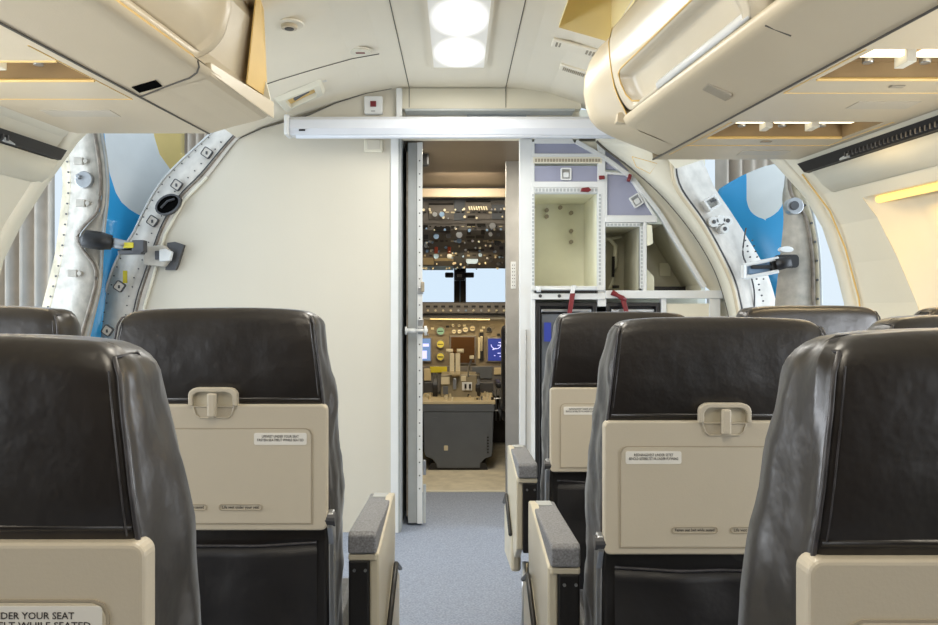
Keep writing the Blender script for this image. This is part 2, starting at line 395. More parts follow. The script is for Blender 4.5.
# frame strip that finishes each side wall at the door
for nm, pr, side, yf in (('trim_17', AL, -1, YL), ('trim_18', AR, 1, YR)):
    mb = MB(); d = dens(pr, 3)
    rows = []
    for dy, off in ((0, .0), (-.004, -.012), (-.06, -.014), (-.075, .0)):
        rows.append([(x + side * off - side * .112 * (dy), yf + dy, z) for x, z in d])
    mb.grid(rows); struct(mb.build(nm, M['cream'], smooth=True, solid=.004))
    rows = [[(x, yf + .001, z) for x, z in d], [(x + side * .07, yf + .02, z) for x, z in d]]
    struct(MB().grid(rows).build(nm.replace('trim_1', 'trim_3'), M['jambc'], solid=.006))
struct(MB().tube([(sx(1, wallx(AR, z), YR, 3.24) - .012, 3.24, z) for z in (1.70, 1.55, 1.4, 1.2, 1.0, .8)], .0035, 6).build('trim_19', M['yellow']))
# window reveal on the right wall, lit by the wash lamp along its upper edge
rv = MB(); y0, y1, z0, z1 = HR
def wr(y, z, dep=0):
    if y > y1 - .125: y += .14 * (z - z0) / (z1 - z0)
    return Vector((sx(1, wallx(AR, z), YR, y) + dep, y, z))
zz = [z1 - (z1 - z0) * k / 8 for k in range(9)]
dp = lambda z: .11 - .06 * (z1 - z) / (z1 - z0)
rv.grid([[wr(y1, z) for z in zz], [wr(y1 - .06, z, dp(z) * .8) for z in zz], [wr(y1 - .12, z, dp(z)) for z in zz], [wr(y0 + .05, z, dp(z)) for z in zz], [wr(y0, z) for z in zz]])
rv.grid([[wr(y, z1) for y in (y1, y1 - .06, y1 - .12, y0 + .05, y0)], [wr(y1, z1), wr(y1 - .06, z1, dp(z1) * .8), wr(y1 - .12, z1, dp(z1)), wr(y0 + .05, z1, dp(z1)), wr(y0, z1)]])
wn = struct(rv.build('window_2', M['cream'], smooth=True))
mb = MB()
a, b = wr(2.85, 1.562, .03), wr(2.40, 1.562, .03)
mb.tube([a, b], .014, 8); mb.build('wash_lamp', M['warm'], wn)
mb = MB(); c0 = wr(2.62, 1.21, .05)
pts = []
for k in range(25):
    t = 2 * PI * k / 24; cy_ = 2.62 + .125 * math.copysign(abs(math.cos(t)) ** .6, math.cos(t)); cz = 1.20 + .17 * math.copysign(abs(math.sin(t)) ** .6, math.sin(t))
    pts.append(wr(cy_, cz, dp(cz) - .008))
mb.tube(pts, .009, 8); mb.build('window_frame', M['cream'], wn, smooth=True)
mb = MB(); mb.add(pts[:-1], [list(range(24))]); mb.build('window_shade', M['binm'], wn)
# wall panel ledge just under the air grille
for side, pr, yf, zt in ((1, AR, YR, 1.695), (-1, AL, YL, 1.680)):
    mb = MB(); ya = 3.16 if side == 1 else 2.86
    rows = []
    for y in (ya, 2.4, 1.5, .5):
        f = lambda z, o: (sx(side, wallx(pr, z), yf, y) - side * o, y, z)
        rows.append([f(zt, -.005), f(zt, .02), f(zt - .05, .024), f(zt - .075, .014), f(zt - .08, -.004)])
    mb.grid(rows); struct(mb.build('trim_20' if side == 1 else 'trim_21', M['cream'], smooth=True, solid=.003))

# ================================================================= ENTRY DOORS
def sm(pts, k=4):      # Catmull-Rom refinement of pixel lists
    out = []
    for i in range(len(pts) - 1):
        p0 = pts[max(i - 1, 0)]; p1 = pts[i]; p2 = pts[i + 1]; p3 = pts[min(i + 2, len(pts) - 1)]
        for j in range(k):
            t = j / k
            out.append(tuple(.5 * ((2 * b) + (-a + c) * t + (2 * a - 5 * b + 4 * c - d) * t * t + (-a + 3 * b - 3 * c + d) * t ** 3) for a, b, c, d in zip(p0, p1, p2, p3)))
    out.append(tuple(pts[-1])); return out
def resamp(pts, n):
    L = [0]
    for a, b in zip(pts, pts[1:]): L.append(L[-1] + math.dist(a, b))
    out = []
    for k in range(n):
        t = L[-1] * k / (n - 1); i = 0
        while i < len(L) - 2 and L[i + 1] < t: i += 1
        u = (t - L[i]) / max(1e-9, L[i + 1] - L[i]); out.append(tuple(a + (b - a) * u for a, b in zip(pts[i], pts[i + 1])))
    return out
def W(pts, d): return [P(x, y, d) for x, y in pts]

# --- left forward door frame (jamb)
jR = resamp(sm([(262, 122), (238, 138), (207, 177), (184, 200), (165, 234), (154, 273), (144, 307), (139, 345), (137, 400), (142, 470)]), 41)
jL = resamp(sm([(236, 112), (209, 135), (165, 177), (144, 211), (134, 232), (119, 255), (108, 283), (96, 332), (90, 380), (92, 440)]), 41)
mb = MB(); A = W(jR, 4.14); B = W(jL, 4.22)
mb.grid([A, B, [b + Vector((.0, .06, 0)) for b in B]])
jamb = struct(mb.build('wall_door_frame_left', M['jambl'], smooth=True, solid=.008))
mid = [a.lerp(b, .14) + Vector((0, -.012, 0)) for a, b in zip(A, B)]
MB().tube(mid, .0055, 6).build('edge_seal', M['gasket'], jamb, smooth=True)
MB().tube([a.lerp(b, .22) + Vector((0, -.008, 0)) for a, b in zip(A, B)], .003, 6).build('edge_line', M['dmetal'], jamb, smooth=True)
MB().tube([b + Vector((0, -.006, 0)) for b in B], .006, 6).build('outer_edge', M['galley'], jamb, smooth=True)
mb = MB()
for k in range(4, 30):
    for u in (.40, .90):
        p = A[k].lerp(B[k], u) + Vector((random.uniform(-.006, .006), -.006, 0)); mb.cyl(p, p - Vector((0, .004, 0)), .0036, 8)
mb.build('rivets', M['dmetal'], jamb)
def fitting(px, py, d, s=.026, ang=0, parent=None, deep=False, y=None):
    c = P(px, py, d) + Vector((0, -.02, 0)); mb = MB(); q = []
    for x, z in rr(-s, s, -s, s, s * .35, 3):
        q.append((c.x + x * math.cos(ang) - z * math.sin(ang), c.z + x * math.sin(ang) + z * math.cos(ang)))
    n = ring(mb, q, s * .17, c.y - .008, c.y + .012, 0); mb.prism(n, c.y - .005, c.y + .010, 1)
    mb.box(c.x - s * .16, c.x + s * .2, c.y - .010, c.y + .004, c.z - s * .42, c.z + s * .25, 0)
    return mb.build('latch_fitting', [M['dmetal'], M['jambl']], parent, bevel=.001)
for px, py in ((208, 153), (178, 185), (154, 221), (121, 286), (109, 330)): fitting(px, py, 4.17, .025, -.6, jamb)
# dark lightening hole in the frame
mb = MB(); c = P(168, 204, 4.11)
def ell(a, b, an=.55): return [(c.x + a * math.cos(t) * math.cos(an) - b * math.sin(t) * math.sin(an), c.z + a * math.cos(t) * math.sin(an) + b * math.sin(t) * math.cos(an)) for t in [2 * PI * k / 20 for k in range(20)]]
mb.prism(ell(.062, .040), c.y, c.y + .02, 0); ring(mb, ell(.070, .048), .009, c.y - .006, c.y + .03, 1)
mb.tube([(c.x - .035, c.y - .004, c.z - .018), (c.x + .0, c.y - .008, c.z + .016), (c.x + .035, c.y - .004, c.z + .028)], .006, 6, 1)
mb.build('recess_pocket', [M['void'], M['dmetal']], jamb)
mb = MB(); c = P(126, 277, 4.17); mb.box(c.x - .008, c.x + .012, c.y - .02, c.y - .012, c.z - .03, c.z + .035); mb.build('yellow_tag', M['ylabel'], jamb)

def skin(side, rowsdef, name, mats, dfun, label):
    """painted outer skin; each row: v, list of u breakpoints, list of colours"""
    mb = MB(); N = 5
    for (v0, us0, cols), (v1, us1, _) in zip(rowsdef, rowsdef[1:]):
        for k, c in enumerate(cols):
            for t in range(N):
                f0 = lambda us: us[k] + (us[k + 1] - us[k]) * t / N
                f1 = lambda us: us[k] + (us[k + 1] - us[k]) * (t + 1) / N
                q = [(f0(us0), v0), (f1(us0), v0), (f1(us1), v1), (f0(us1), v1)]
                if abs(q[0][0] - q[1][0]) + abs(q[2][0] - q[3][0]) < .02: continue
                mb.add([P(u, v, dfun(u, v)) for u, v in q], [(0, 1, 2, 3)], c)
    return mb.build(name, mats, parent=None) if label is None else mb
def interp(pts, v):
    if v <= pts[0][0]: return pts[0][1]
    for (a, x), (b, y) in zip(pts, pts[1:]):
        if a <= v <= b: return x + (y - x) * (v - a) / (b - a)
    return pts[-1][1]
# left open door: curved edge band, painted skin, hinge arm
dl = root('entry_door', (-1.85, 4.1, 0.02), 'open left entry door with blue, white and yellow painted skin outside the left doorway', 'aircraft door')
b1 = resamp(sm([(72, 120), (69, 154), (71, 180), (69, 207), (63, 254), (50, 307), (40, 350), (30, 430)]), 31)
b2 = resamp(sm([(92, 118), (96, 138), (100, 165), (101, 190), (98, 211), (86, 224), (78, 236), (84, 250), (95, 265), (97, 280), (93, 297), (88, 315), (82, 335), (70, 380), (55, 430)], 5), 61)
b1 = resamp(b1, 61)
b3 = resamp(sm([(98, 118), (102, 138), (106, 165), (107, 190), (105, 215), (103, 240), (101, 262), (99, 285), (95, 305), (89, 330), (78, 380), (62, 430)]), 61)
e1, e2, e3 = W(b1, 4.02), W(b2, 3.96), W(b3, 4.0)
mb = MB(); mb.grid([e1, e2]); mb.grid([[p + Vector((0, .02, 0)) for p in e2], [p + Vector((0, .02, 0)) for p in e3]])
band = mb.build('door_edge', M['jamb'], dl, smooth=True, solid=.01)
MB().tube([p + Vector((.0, -.008, 0)) for p in e2], .008, 6).build('door_seal', M['gasket'], band, smooth=True)
MB().tube([p + Vector((.0, -.004, 0)) for p in e3], .006, 6).build('rim', M['grey'], band, smooth=True)
MB().grid([[p + Vector((-.05, .02, 0)) for p in e1], [p + Vector((.0, -.004, 0)) for p in e1], [p + Vector((.016, -.006, 0)) for p in e1]]).build('edge_strip', M['jambc'], band, smooth=True, solid=.004)
mb = MB()
for k in range(2, 58, 2):
    p = e1[k] + Vector((-.004, -.012, 0)); mb.cyl(p, p - Vector((0, .004, 0)), .005, 8)
mb.build('rivets', M['dmetal'], band)
for px, py in ((81, 161), (83, 203), (75, 273)):
    mb = MB(); c = P(px, py, 3.97); mb.box(c.x - .03, c.x + .016, c.y - .02, c.y, c.z - .018, c.z + .018); mb.cyl((c.x + .03, c.y - .02, c.z), (c.x + .03, c.y, c.z), .012, 10)
    mb.build('lock_pin', M['jamb'], band, bevel=.003)
mb = MB(); c = P(86, 180, 3.96); mb.cyl((c.x, c.y - .03, c.z), (c.x, c.y, c.z), .042, 20); mb.cyl((c.x - .02, c.y - .05, c.z + .012), (c.x - .02, c.y - .03, c.z + .012), .012, 12)
mb.build('roller_fitting', M['metal'], band, bevel=.003)
yb1 = [(100, 150), (136, 153.6), (154, 159), (171, 171), (190, 190), (205, 215)]
wb = [(100, 101), (136, 104), (150, 105.5), (173, 109), (192, 115), (202, 121), (209, 129), (215, 139), (219, 152), (221, 190)]
topedge = lambda v: 184 if v < 155 else 184 + (v - 155) * 2.2
rd = []
for v in [118 + 1.5 * k for k in range(79)] + list(range(236, 441, 12)):
    r_ = min(topedge(v), 225); y_ = min(interp(yb1, v), r_); w_ = min(interp(wb, v), y_)
    lft = interp([(118, 92), (200, 100), (250, 97), (300, 92), (340, 84), (440, 55)], v)
    if v > 221: w_ = y_ = r_
    rd.append((v, [lft, max(w_, lft), max(y_, lft), max(r_, lft)], [0, 1, 2]))
skl = skin(-1, rd, 'door_skin', None, lambda u, v: 4.06 + .006 * (u - 80) + .5 * ((v - 260) / 180) ** 2 * .3, 1)
skl.build('door_skin', [M['blue'], M['lwhite'], M['lyel']], dl, smooth=True, solid=.01, merge=True)
mb = MB()
a, b, c2 = P(84, 238, 3.9), P(112, 242, 3.95), P(143, 249, 4.05)
mb.tube([a + Vector((-.01, 0, .01)), a, a.lerp(b, .6), b], [.02, .045, .045, .035], 12); arm = mb.build('hinge_arm', M['black'], dl, smooth=True)
MB().tube([b, c2], [.026, .024], 10).build('arm_rod', M['metal'], arm, smooth=True)
mb = MB(); c = P(130, 246, 4.0); mb.box(c.x - .025, c.x + .03, c.y - .035, c.y - .02, c.z - .01, c.z + .018); mb.box(c.x - .05, c.x + .07, c.y - .03, c.y + .02, c.z - .04, c.z - .02, 1); mb.box(c.x + .02, c.x + .08, c.y - .03, c.y + .02, c.z - .03, c.z + .03, 1)
mb.build('arm_lock', [M['ylabel'], M['dmetal']], arm, bevel=.004)
# hinge plate on the frame and cut-out in the partition
mb = MB(); c = P(166, 256, 4.13)
mb.prism([(c.x - .10, c.z - .045), (c.x + .005, c.z - .055), (c.x + .03, c.z - .02), (c.x + .03, c.z + .03), (c.x + .005, c.z + .055), (c.x - .10, c.z + .05)], 4.08, 4.13)
hp = tag(mb.build('hinge_bracket', M['jamb'], bevel=.006), 'white hinge bracket with dark cut-out, bolted at the edge of the ivory partition', 'bracket')
mb = MB(); mb.prism([(c.x + .00, c.z - .07), (c.x + .05, c.z - .07), (c.x + .065, c.z - .04), (c.x + .095, c.z + .06), (c.x + .05, c.z + .075), (c.x + .01, c.z + .07)], 4.12, 4.15)
mb.build('cutout', M['dmetal'], hp)
mb = MB(); mb.prism([(c.x - .01, c.z - .03), (c.x + .045, c.z - .025), (c.x + .055, c.z + .02), (c.x + .02, c.z + .035), (c.x - .01, c.z + .03)], 4.06, 4.09); mb.build('clasp', M['galley'], hp, bevel=.004)
mb = MB(); mb.box(c.x - .035, c.x - .005, 4.068, 4.085, c.z - .02, c.z + .025); mb.build('clevis', M['dmetal'], hp, bevel=.003)

# --- right forward liner arch and door frame
c1 = resamp(sm([(596, 141), (605.7, 150), (631, 168), (660, 193.6), (692, 232), (714.5, 270.5), (727, 309), (733, 345), (735, 400), (728, 470)]), 46)
c2p = resamp(sm([(660, 140), (671, 160), (673, 176), (679, 192), (700, 221), (717, 251), (731, 281), (737, 306), (743, 345), (746, 400), (740, 470)]), 46)
A = W(c1, 4.16); B = W(c2p, 4.0)
ar = struct(MB().grid([A, [a.lerp(b, .45) + Vector((0, -.02, 0)) for a, b in zip(A, B)], B]).build('wall_door_arch_right', M['cream'], smooth=True, solid=.006))
MB().tube([p + Vector((0, -.01, 0)) for p in A], .006, 6).build('edge_gap', M['seam'], ar, smooth=True)
MB().tube(B, .010, 8).build('edge_bead', M['binm'], ar, smooth=True)
# panel above the opening
mb = MB(); mb.add([P(596, 120, 4.16), P(596, 141, 4.16), P(660, 150, 4.0), P(676, 168, 3.99), P(700, 160, 3.9), P(800, 140, 3.4), P(800, 90, 3.4)], [(0, 1, 2, 3, 4, 5, 6)])
struct(mb.build('wall_above_door_right', M['cream'], solid=.005))
q = [(632, 156), (657, 163), (650, 173), (636, 166)]
struct(MB().tube(W(q + [q[0]], 4.02), .0018, 6).build('trim_22', M['yellow']))
jr = resamp(sm([(690, 140), (703, 162), (714, 187), (730, 211), (749, 241), (766, 271), (776, 303), (786, 345), (790, 400)]), 46)
jd = 4.18
JB = W(jr, jd)
jambr = struct(MB().grid([B, [a.lerp(b, .5) + Vector((0, .03, 0)) for a, b in zip(B, JB)], JB, [p + Vector((.0, .06, 0)) for p in JB]]).build('wall_door_frame_right', M['jambl'], smooth=True, solid=.006))
MB().tube([a.lerp(b, .12) for a, b in zip(B, JB)], .005, 6).build('edge_seal', M['dmetal'], jambr, smooth=True)
mb = MB(); g = sm([(744, 228), (742, 240), (741, 255), (747, 270), (752, 290), (752, 310)])
mb.tube([p + Vector((0, -.03, 0)) for p in W(g, 4.14)], .004, 6); mb.build('frame_rib', M['dmetal'], jambr, smooth=True)
mb = MB()
for k in range(12):
    p = P(745 + k * 1.6 + random.uniform(-1, 1), 240 + k * 5.5, 4.10); mb.cyl(p, p - Vector((0, .008, 0)), .0045, 8)
for k in range(8):
    p = P(752 + k * 1.6, 240 + k * 5.5, 4.10); mb.cyl(p, p - Vector((0, .008, 0)), .004, 8)
mb.build('rivets', M['dmetal'], jambr)
mb = MB(); c = P(710, 203, 4.04); q = [(c.x - .045, c.z + .01), (c.x + .015, c.z + .045), (c.x + .05, c.z - .01), (c.x - .01, c.z - .045)]
n = ring(mb, q, .012, c.y - .035, c.y + .03); mb.prism(n, c.y + .0, c.y + .03); mb.tube([(c.x - .01, c.y - .04, c.z + .005), (c.x + .02, c.y - .04, c.z + .012)], .007, 6, 1)
mb.build('square_fitting', [M['galley'], M['dmetal']], jambr, bevel=.003)
mb = MB(); c = P(719, 222, 4.04)
for dx, dz, r in ((-.035, .0, .026), (.0, .012, .024), (.035, .006, .024), (.02, -.035, .022)): mb.cyl((c.x + dx, c.y - .03, c.z + dz), (c.x + dx, c.y + .03, c.z + dz), r, 14)
for dx, dz in ((-.035, .0), (.035, .006), (.02, -.035)): mb.cyl((c.x + dx, c.y - .034, c.z + dz), (c.x + dx, c.y - .029, c.z + dz), .011, 10, 1)
mb.build('latch_cam', [M['galley'], M['dmetal']], jambr, bevel=.003)

dr = root('entry_door', (1.75, 4.1, 0.02), 'open right entry door with blue and white painted skin outside the right doorway', 'aircraft door')
b1 = resamp(sm([(794, 150), (787, 168), (785, 185), (783, 197), (784, 217), (782, 240), (778, 275), (775, 303), (772, 345), (768, 400)]), 41)
b2 = resamp(sm([(792, 150), (789, 168), (789, 188), (794, 200), (804, 215), (809, 235), (812, 262), (813, 303), (814, 345), (812, 400)]), 41)
b3 = resamp(sm([(800, 150), (800, 176), (806, 192), (813, 214), (818, 240), (820, 262), (821, 303), (822, 345), (820, 400)]), 41)
e1, e2, e3 = W(b1, 4.10), W(b2, 4.02), W(b3, 4.0)
band = MB().grid([e1, e2]).build('door_edge', M['jamb'], dr, smooth=True, solid=.01)
MB().grid([[p + Vector((0, .01, 0)) for p in e2], [p + Vector((0, .01, 0)) for p in e3]]).build('edge_strip', M['jambc'], band, smooth=True, solid=.008)
MB().tube([p + Vector((0, -.008, 0)) for p in e2], .009, 6).build('door_seal', M['gasket'], band, smooth=True)
MB().tube([p + Vector((0, -.004, 0)) for p in e3], .006, 6).build('rim', M['grey'], band, smooth=True)
mb = MB()
for k in range(6, 36, 3):
    p = e2[k].lerp(e3[k], .55); mb.cyl(p, p - Vector((0, .008, 0)), .006, 8)
mb.build('rivets', M['dmetal'], band)
mb = MB(); c = P(793, 206, 4.0); mb.cyl((c.x, c.y - .03, c.z), (c.x, c.y + .02, c.z), .042, 20); mb.cyl((c.x - .008, c.y - .045, c.z), (c.x - .008, c.y - .03, c.z), .022, 14, 1)
mb.build('roller_fitting', [M['metal'], M['dmetal']], band, bevel=.003)
mb = MB(); c = P(786, 249, 4.02); mb.prism([(c.x + .035 * math.cos(t), c.z + .016 * math.sin(t)) for t in [2 * PI * k / 16 for k in range(16)]], c.y - .01, c.y + .02); mb.build('oval_boss', M['galley'], band, bevel=.003)
mb = MB(); c = P(789, 261, 4.0); mb.prism(rr(c.x - .065, c.x + .045, c.z - .032, c.z + .034, .02), c.y - .012, c.y + .03); mb.build('arm_pocket', M['black'], band)
whl = [(140, 744), (178, 747), (200, 747), (206, 748.5), (211, 751), (214.5, 754.5), (217, 759), (219, 765)]
whr = [(140, 790), (180, 785), (200, 784), (206, 782), (211, 778.5), (215, 773.5), (217.5, 769), (219, 765)]
dome = [(163, 778), (166, 765), (171, 752), (176, 741), (182, 730), (189, 719), (200, 716), (215, 718)]
rd = []
for v in [163 + k * 1.5 for k in range(39)] + list(range(222, 402, 12)):
    l_ = interp(dome, v) if v < 215 else 718; r_ = 792
    if v <= 219: a_, b_ = interp(whl, v), interp(whr, v)
    else: a_ = b_ = 766
    a_ = max(a_, l_); b_ = max(b_, a_)
    rd.append((v, [l_, a_, b_, r_], [0, 1, 0]))
skin(1, rd, 'door_skin', None, lambda u, v: 4.26 + .004 * (792 - u) + .08 * ((v - 250) / 90) ** 2, 1).build('door_skin', [M['blue'], M['lwhite']], dr, smooth=True, solid=.01, merge=True)
mb = MB(); a, b = P(791, 261, 3.94), P(776, 264, 3.96); mb.tube([a, b], [.028, .034], 10); arm = mb.build('hinge_arm', M['black'], dr, smooth=True)
mb = MB(); a, b = P(777, 264, 3.97), P(742, 271, 3.99)
for dz in (-.034, .03): mb.tube([a + Vector((0, -.02, dz)), b + Vector((0, -.02, dz))], .011, 6)
mb.tube([b + Vector((0, -.02, -.036)), b + Vector((0, -.02, .032))], .014, 6)
mb.build('arm_yoke', M['galley'], arm, bevel=.003)
mb = MB(); mb.box(X(748, 3.98), X(770, 3.98), 3.97, 4.0, Z(274, 3.98), Z(262, 3.98)); mb.build('arm_damper', M['knobb'], arm, bevel=.006)
mb = MB(); mb.box(X(750, 3.98), X(776, 3.98), 3.955, 3.975, Z(268.5, 3.98), Z(265, 3.98)); mb.box(X(770, 3.98), X(777, 3.98), 3.95, 3.99, Z(273, 3.98), Z(258, 3.98)); mb.build('damper_rod', M['black'], arm, bevel=.003)

# curtains of the hall outside
def curtain(name, x0, x1, y, z0, z1, label, folds=10, ph=0, m='curtain'):
    n = folds * 10; rows = []
    for z in (z0, z1):
        rows.append([(x0 + (x1 - x0) * k / n, y + .045 * math.sin(2 * PI * folds * k / n + ph) + .02 * math.sin(5.3 * k / 10 + ph), z) for k in range(n + 1)])
    return tag(MB().grid(rows).build(name, M[m], smooth=True, solid=.006), label, 'curtain')
curtain('curtain', -4.0, -2.62, 5.2, 0, 2.35, 'pleated beige curtain hanging outside behind the left side wall edge', 16)
curtain('curtain', -2.15, -1.68, 5.9, 0, 2.75, 'narrow strip of curtain seen above the left door frame', 7, 1)
curtain('curtain', 1.76, 2.30, 5.4, 0, 2.4, 'dark beige curtain outside above the right open door', 6, 2)

# ================================================================= OVERHEAD BINS
def lp(side, x, z, yf, y): return Vector((sx(side, x, yf, y), y, z))
def door_panel(side, yf, prof, ya, yb, rc=.10, border=.035, step=.012, trough=None):
    # prof from bottom to top; ya = front end, yb = aft end; lower corners rounded, border raised
    L = [0]
    for a, b in zip(prof, prof[1:]): L.append(L[-1] + math.dist(a, b))
    def at(t):
        i = 0
        while i < len(L) - 2 and L[i + 1] < t: i += 1
        u = (t - L[i]) / (L[i + 1] - L[i]); return [prof[i][k] + (prof[i + 1][k] - prof[i][k]) * u for k in (0, 1)]
    T = sorted(set([L[-1] * k / 26 for k in range(27)] + ([trough[0], trough[0] + .004, trough[1], trough[1] - .012] if trough else []))); rows = []
    ln = ya - yb
    S = [0, .008, .016, .026, .036, .048, .06] + [.06 + (ln - .12) * k / 10 for k in range(1, 10)] + [ln - .06, ln - .045, ln - .03, ln - .015, ln]
    for t in T:
        ins = rc - math.sqrt(max(0, rc * rc - (rc - t) ** 2)) if t < rc else 0
        row = []
        for s in S:
            ss = ins + (ln - 2 * ins) * s / ln
            dd = min(ss - ins * .8 + .0, ln - ss - ins * .8, t)
            h = step if dd < border else step * max(0, 1 - (dd - border) / .012)
            e = min(1, max(0, min(s, ln - s, t)) / .012)
            h = h * (.2 + .8 * e)
            if trough:
                t0, t1, dp_ = trough; rin = .05 * (1 - math.sqrt(max(0, 1 - (1 - min(1, (t - t0) / .05)) ** 2))) if t > t0 else .05
                lo = max(0, min(1, (t - t0) / .004)); hi = max(0, min(1, (t1 - t) / .012)); en = max(0, min(1, (min(ss, ln - ss) - .045 - rin) / .010))
                h = -dp_ * lo * hi * en
            x, z = at(t); row.append(lp(side, x - side * h, z, yf, ya - ss))
        rows.append(row)
    return MB().grid(rows)
def plate(mb, side, yf, x0, x1, z, ya, yb, holes, mi=0, z2=None):
    # flat underside x0..x1 (x at yf), ya front .. yb aft, with rectangular holes (xa,xb,y0,y1)
    xs = sorted(set([x0, x1] + [h[0] for h in holes] + [h[1] for h in holes])); yy = sorted(set([ya, yb] + [h[2] for h in holes] + [h[3] for h in holes]))
    for i in range(len(xs) - 1):
        for j in range(len(yy) - 1):
            if any(h[0] - 1e-6 <= xs[i] and xs[i + 1] <= h[1] + 1e-6 and h[2] - 1e-6 <= yy[j] and yy[j + 1] <= h[3] + 1e-6 for h in holes): continue
            mb.add([lp(side, xs[i], z, yf, yy[j]), lp(side, xs[i + 1], z, yf, yy[j]), lp(side, xs[i + 1], z, yf, yy[j + 1]), lp(side, xs[i], z, yf, yy[j + 1])], [(0, 1, 2, 3)], mi)
def recess(side, yf, h, z, parent, lamps=True, deep=.045):
    xa, xb, y0, y1 = h; q = [(xa, y0), (xb, y0), (xb, y1), (xa, y1)]
    lo = [lp(side, x, z, yf, y) for x, y in q]; hi = [lp(side, x, z + deep, yf, y) for x, y in q]
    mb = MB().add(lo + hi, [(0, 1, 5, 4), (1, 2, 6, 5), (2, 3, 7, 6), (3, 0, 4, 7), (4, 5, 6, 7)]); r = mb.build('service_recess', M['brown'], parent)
    mb = MB()
    for x in (xa - side * .004, ): pass
    a, b = lp(side, xa, z - .004, yf, y1 - .0), lp(side, xb, z - .004, yf, y1 - .0)
    n = 3
    for k in range(n):
        t = (k + .7) / (n + .4); c = lp(side, xa + (xb - xa) * t, z + .038, yf, y1 - .05)
        MB().cyl(c + Vector((0, 0, -.012)), c + Vector((0, 0, .006)), .014, 14).build('reading_spot', M['metal'], r, bevel=.003)
    if lamps:
        mb = MB()
        for k in range(3):
            t0 = .08 + k * .31; aa = xa + (xb - xa) * t0; bb = xa + (xb - xa) * (t0 + .24)
            mb.hexa([lp(side, aa, z + .026, yf, y1 - .12), lp(side, bb, z + .026, yf, y1 - .12), lp(side, bb, z + .026, yf, y1 - .100), lp(side, aa, z + .026, yf, y1 - .100),
                     lp(side, aa, z + .040, yf, y1 - .12), lp(side, bb, z + .040, yf, y1 - .12), lp(side, bb, z + .040, yf, y1 - .085), lp(side, aa, z + .040, yf, y1 - .085)])
        mb.build('service_lamp', M['rlamp'], r)
        for k in range(2):
            t = .33 + k * .33; c = lp(side, xa + (xb - xa) * t, z + .008, yf, y1 - .10)
            MB().box(c.x - .012, c.x + .012, c.y - .03, c.y + .03, z + .006, z + .040).build('lamp_clip', M['cream'], r, bevel=.002)
    return r
def line(side, yf, z, pts, r, parent, m='seam', name='panel_gap'):
    return MB().tube([lp(side, x, z, yf, y) for x, y in pts], r, 5).build(name, M[m], parent)

# ---- right bin
yf = 3.2; S = 1; zb = 1.752
rb = root('overhead_bin', (1.0, 2.2, zb), 'right overhead luggage bin, cream, with two lit service recesses and rounded front end', 'overhead bin')
holes = [(.875 - .0, 1.335, 2.56, 2.80), (.86, 1.34, 1.88, 2.12)]
holes = [(.83, 1.30, 2.57, 2.80), (.82, 1.32, 1.86, 2.10)]
mb = MB(); plate(mb, S, yf, .782, 1.43, zb, 3.2, -1.4, holes)
mb.add([lp(S, .782, zb, yf, 3.2), lp(S, 1.43, zb, yf, 3.2), lp(S, 1.38, zb + .05, yf, 3.22), lp(S, .782, zb + .07, yf, 3.22)], [(0, 1, 2, 3)])
und = mb.build('underside', M['binm'], rb)
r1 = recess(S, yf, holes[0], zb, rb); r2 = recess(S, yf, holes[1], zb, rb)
line(S, yf, zb, [(.782, 3.2), (.782, 0)], .004, rb)
for h in holes:
    xa, xb, y0, y1 = h
    line(S, yf, zb, [(xa - .02, y0), (xa - .02, y1 + .13), (xb + .03, y1 + .13), (xb + .03, y0)], .0022, rb, 'yellow')
    MB().tube([lp(S, xa, zb, yf, y1), lp(S, xb, zb, yf, y1)], .005, 6).build('lip', M['yellow'], rb)
    c = lp(S, (xa + xb) / 2, zb - .001, yf, y1 + .06); MB().box(c.x - .018, c.x + .018, c.y - .009, c.y + .009, c.z - .003, c.z).build('lid_catch', M['trayd'], rb)
    c = lp(S, (xa + xb) / 2 + .1, zb, yf, y1 + .26); MB().box(c.x - .10, c.x + .08, c.y - .04, c.y + .04, c.z - .002, c.z).build('speaker_grille', M['tray'], rb)
line(S, yf, zb, [(.81, 3.10), (.81, 2.93)], .0018, rb, 'yellow')
# lower body between seam and inner corner, then up the side
body = [(.782, zb), (.70, 1.79), (.62, 1.822), (.596, 1.836), (.586, 1.855), (.592, 1.868)]
mb = MB(); mb.grid([[lp(S, x, z, yf, y) for x, z in body] for y in (2.96, 2.0, 1.0, 0, -1.4)]); mb.build('lower_body', M['binm'], rb, smooth=True)
# rounded nose of the bin
core = (.95, 2.0)
nose = [(.782, zb), (.70, 1.784), (.62, 1.815), (.575, 1.835), (.53, 1.862), (.505, 1.89), (.487, 1.94), (.478, 2.0), (.482, 2.06), (.50, 2.115), (.535, 2.165), (.585, 2.21), (.66, 2.25)]
base = [(.782, zb), (.70, 1.786), (.64, 1.812), (.612, 1.832), (.606, 1.856), (.592, 1.888), (.570, 1.93), (.553, 1.975), (.543, 2.03), (.536, 2.09), (.533, 2.14), (.545, 2.19), (.61, 2.238)]
rows = []
for y, q, k in ((2.955, 0, 1), (2.975, .15, 1), (3.01, .5, 1), (3.05, .82, 1.0), (3.09, .97, 1), (3.13, 1, .985), (3.17, 1, .95), (3.20, 1, .88), (3.21, 1, .6), (3.21, 1, .1)):
    pr_ = [(a + (c_ - a) * q, b + (d_ - b) * q) for (a, b), (c_, d_) in zip(base, nose)]
    rows.append([lp(S, core[0] + (x - core[0]) * k, core[1] + (z - core[1]) * k, yf, y) for x, z in pr_])
ec = MB().grid(rows).build('end_cap', M['binm'], rb, smooth=True)
MB().tube([lp(S, x - .001, z, yf, 2.957) for x, z in base[3:]], .003, 6).build('cap_seam', M['yellow'], ec, smooth=True)
c = P(600, 114, 3.02); 
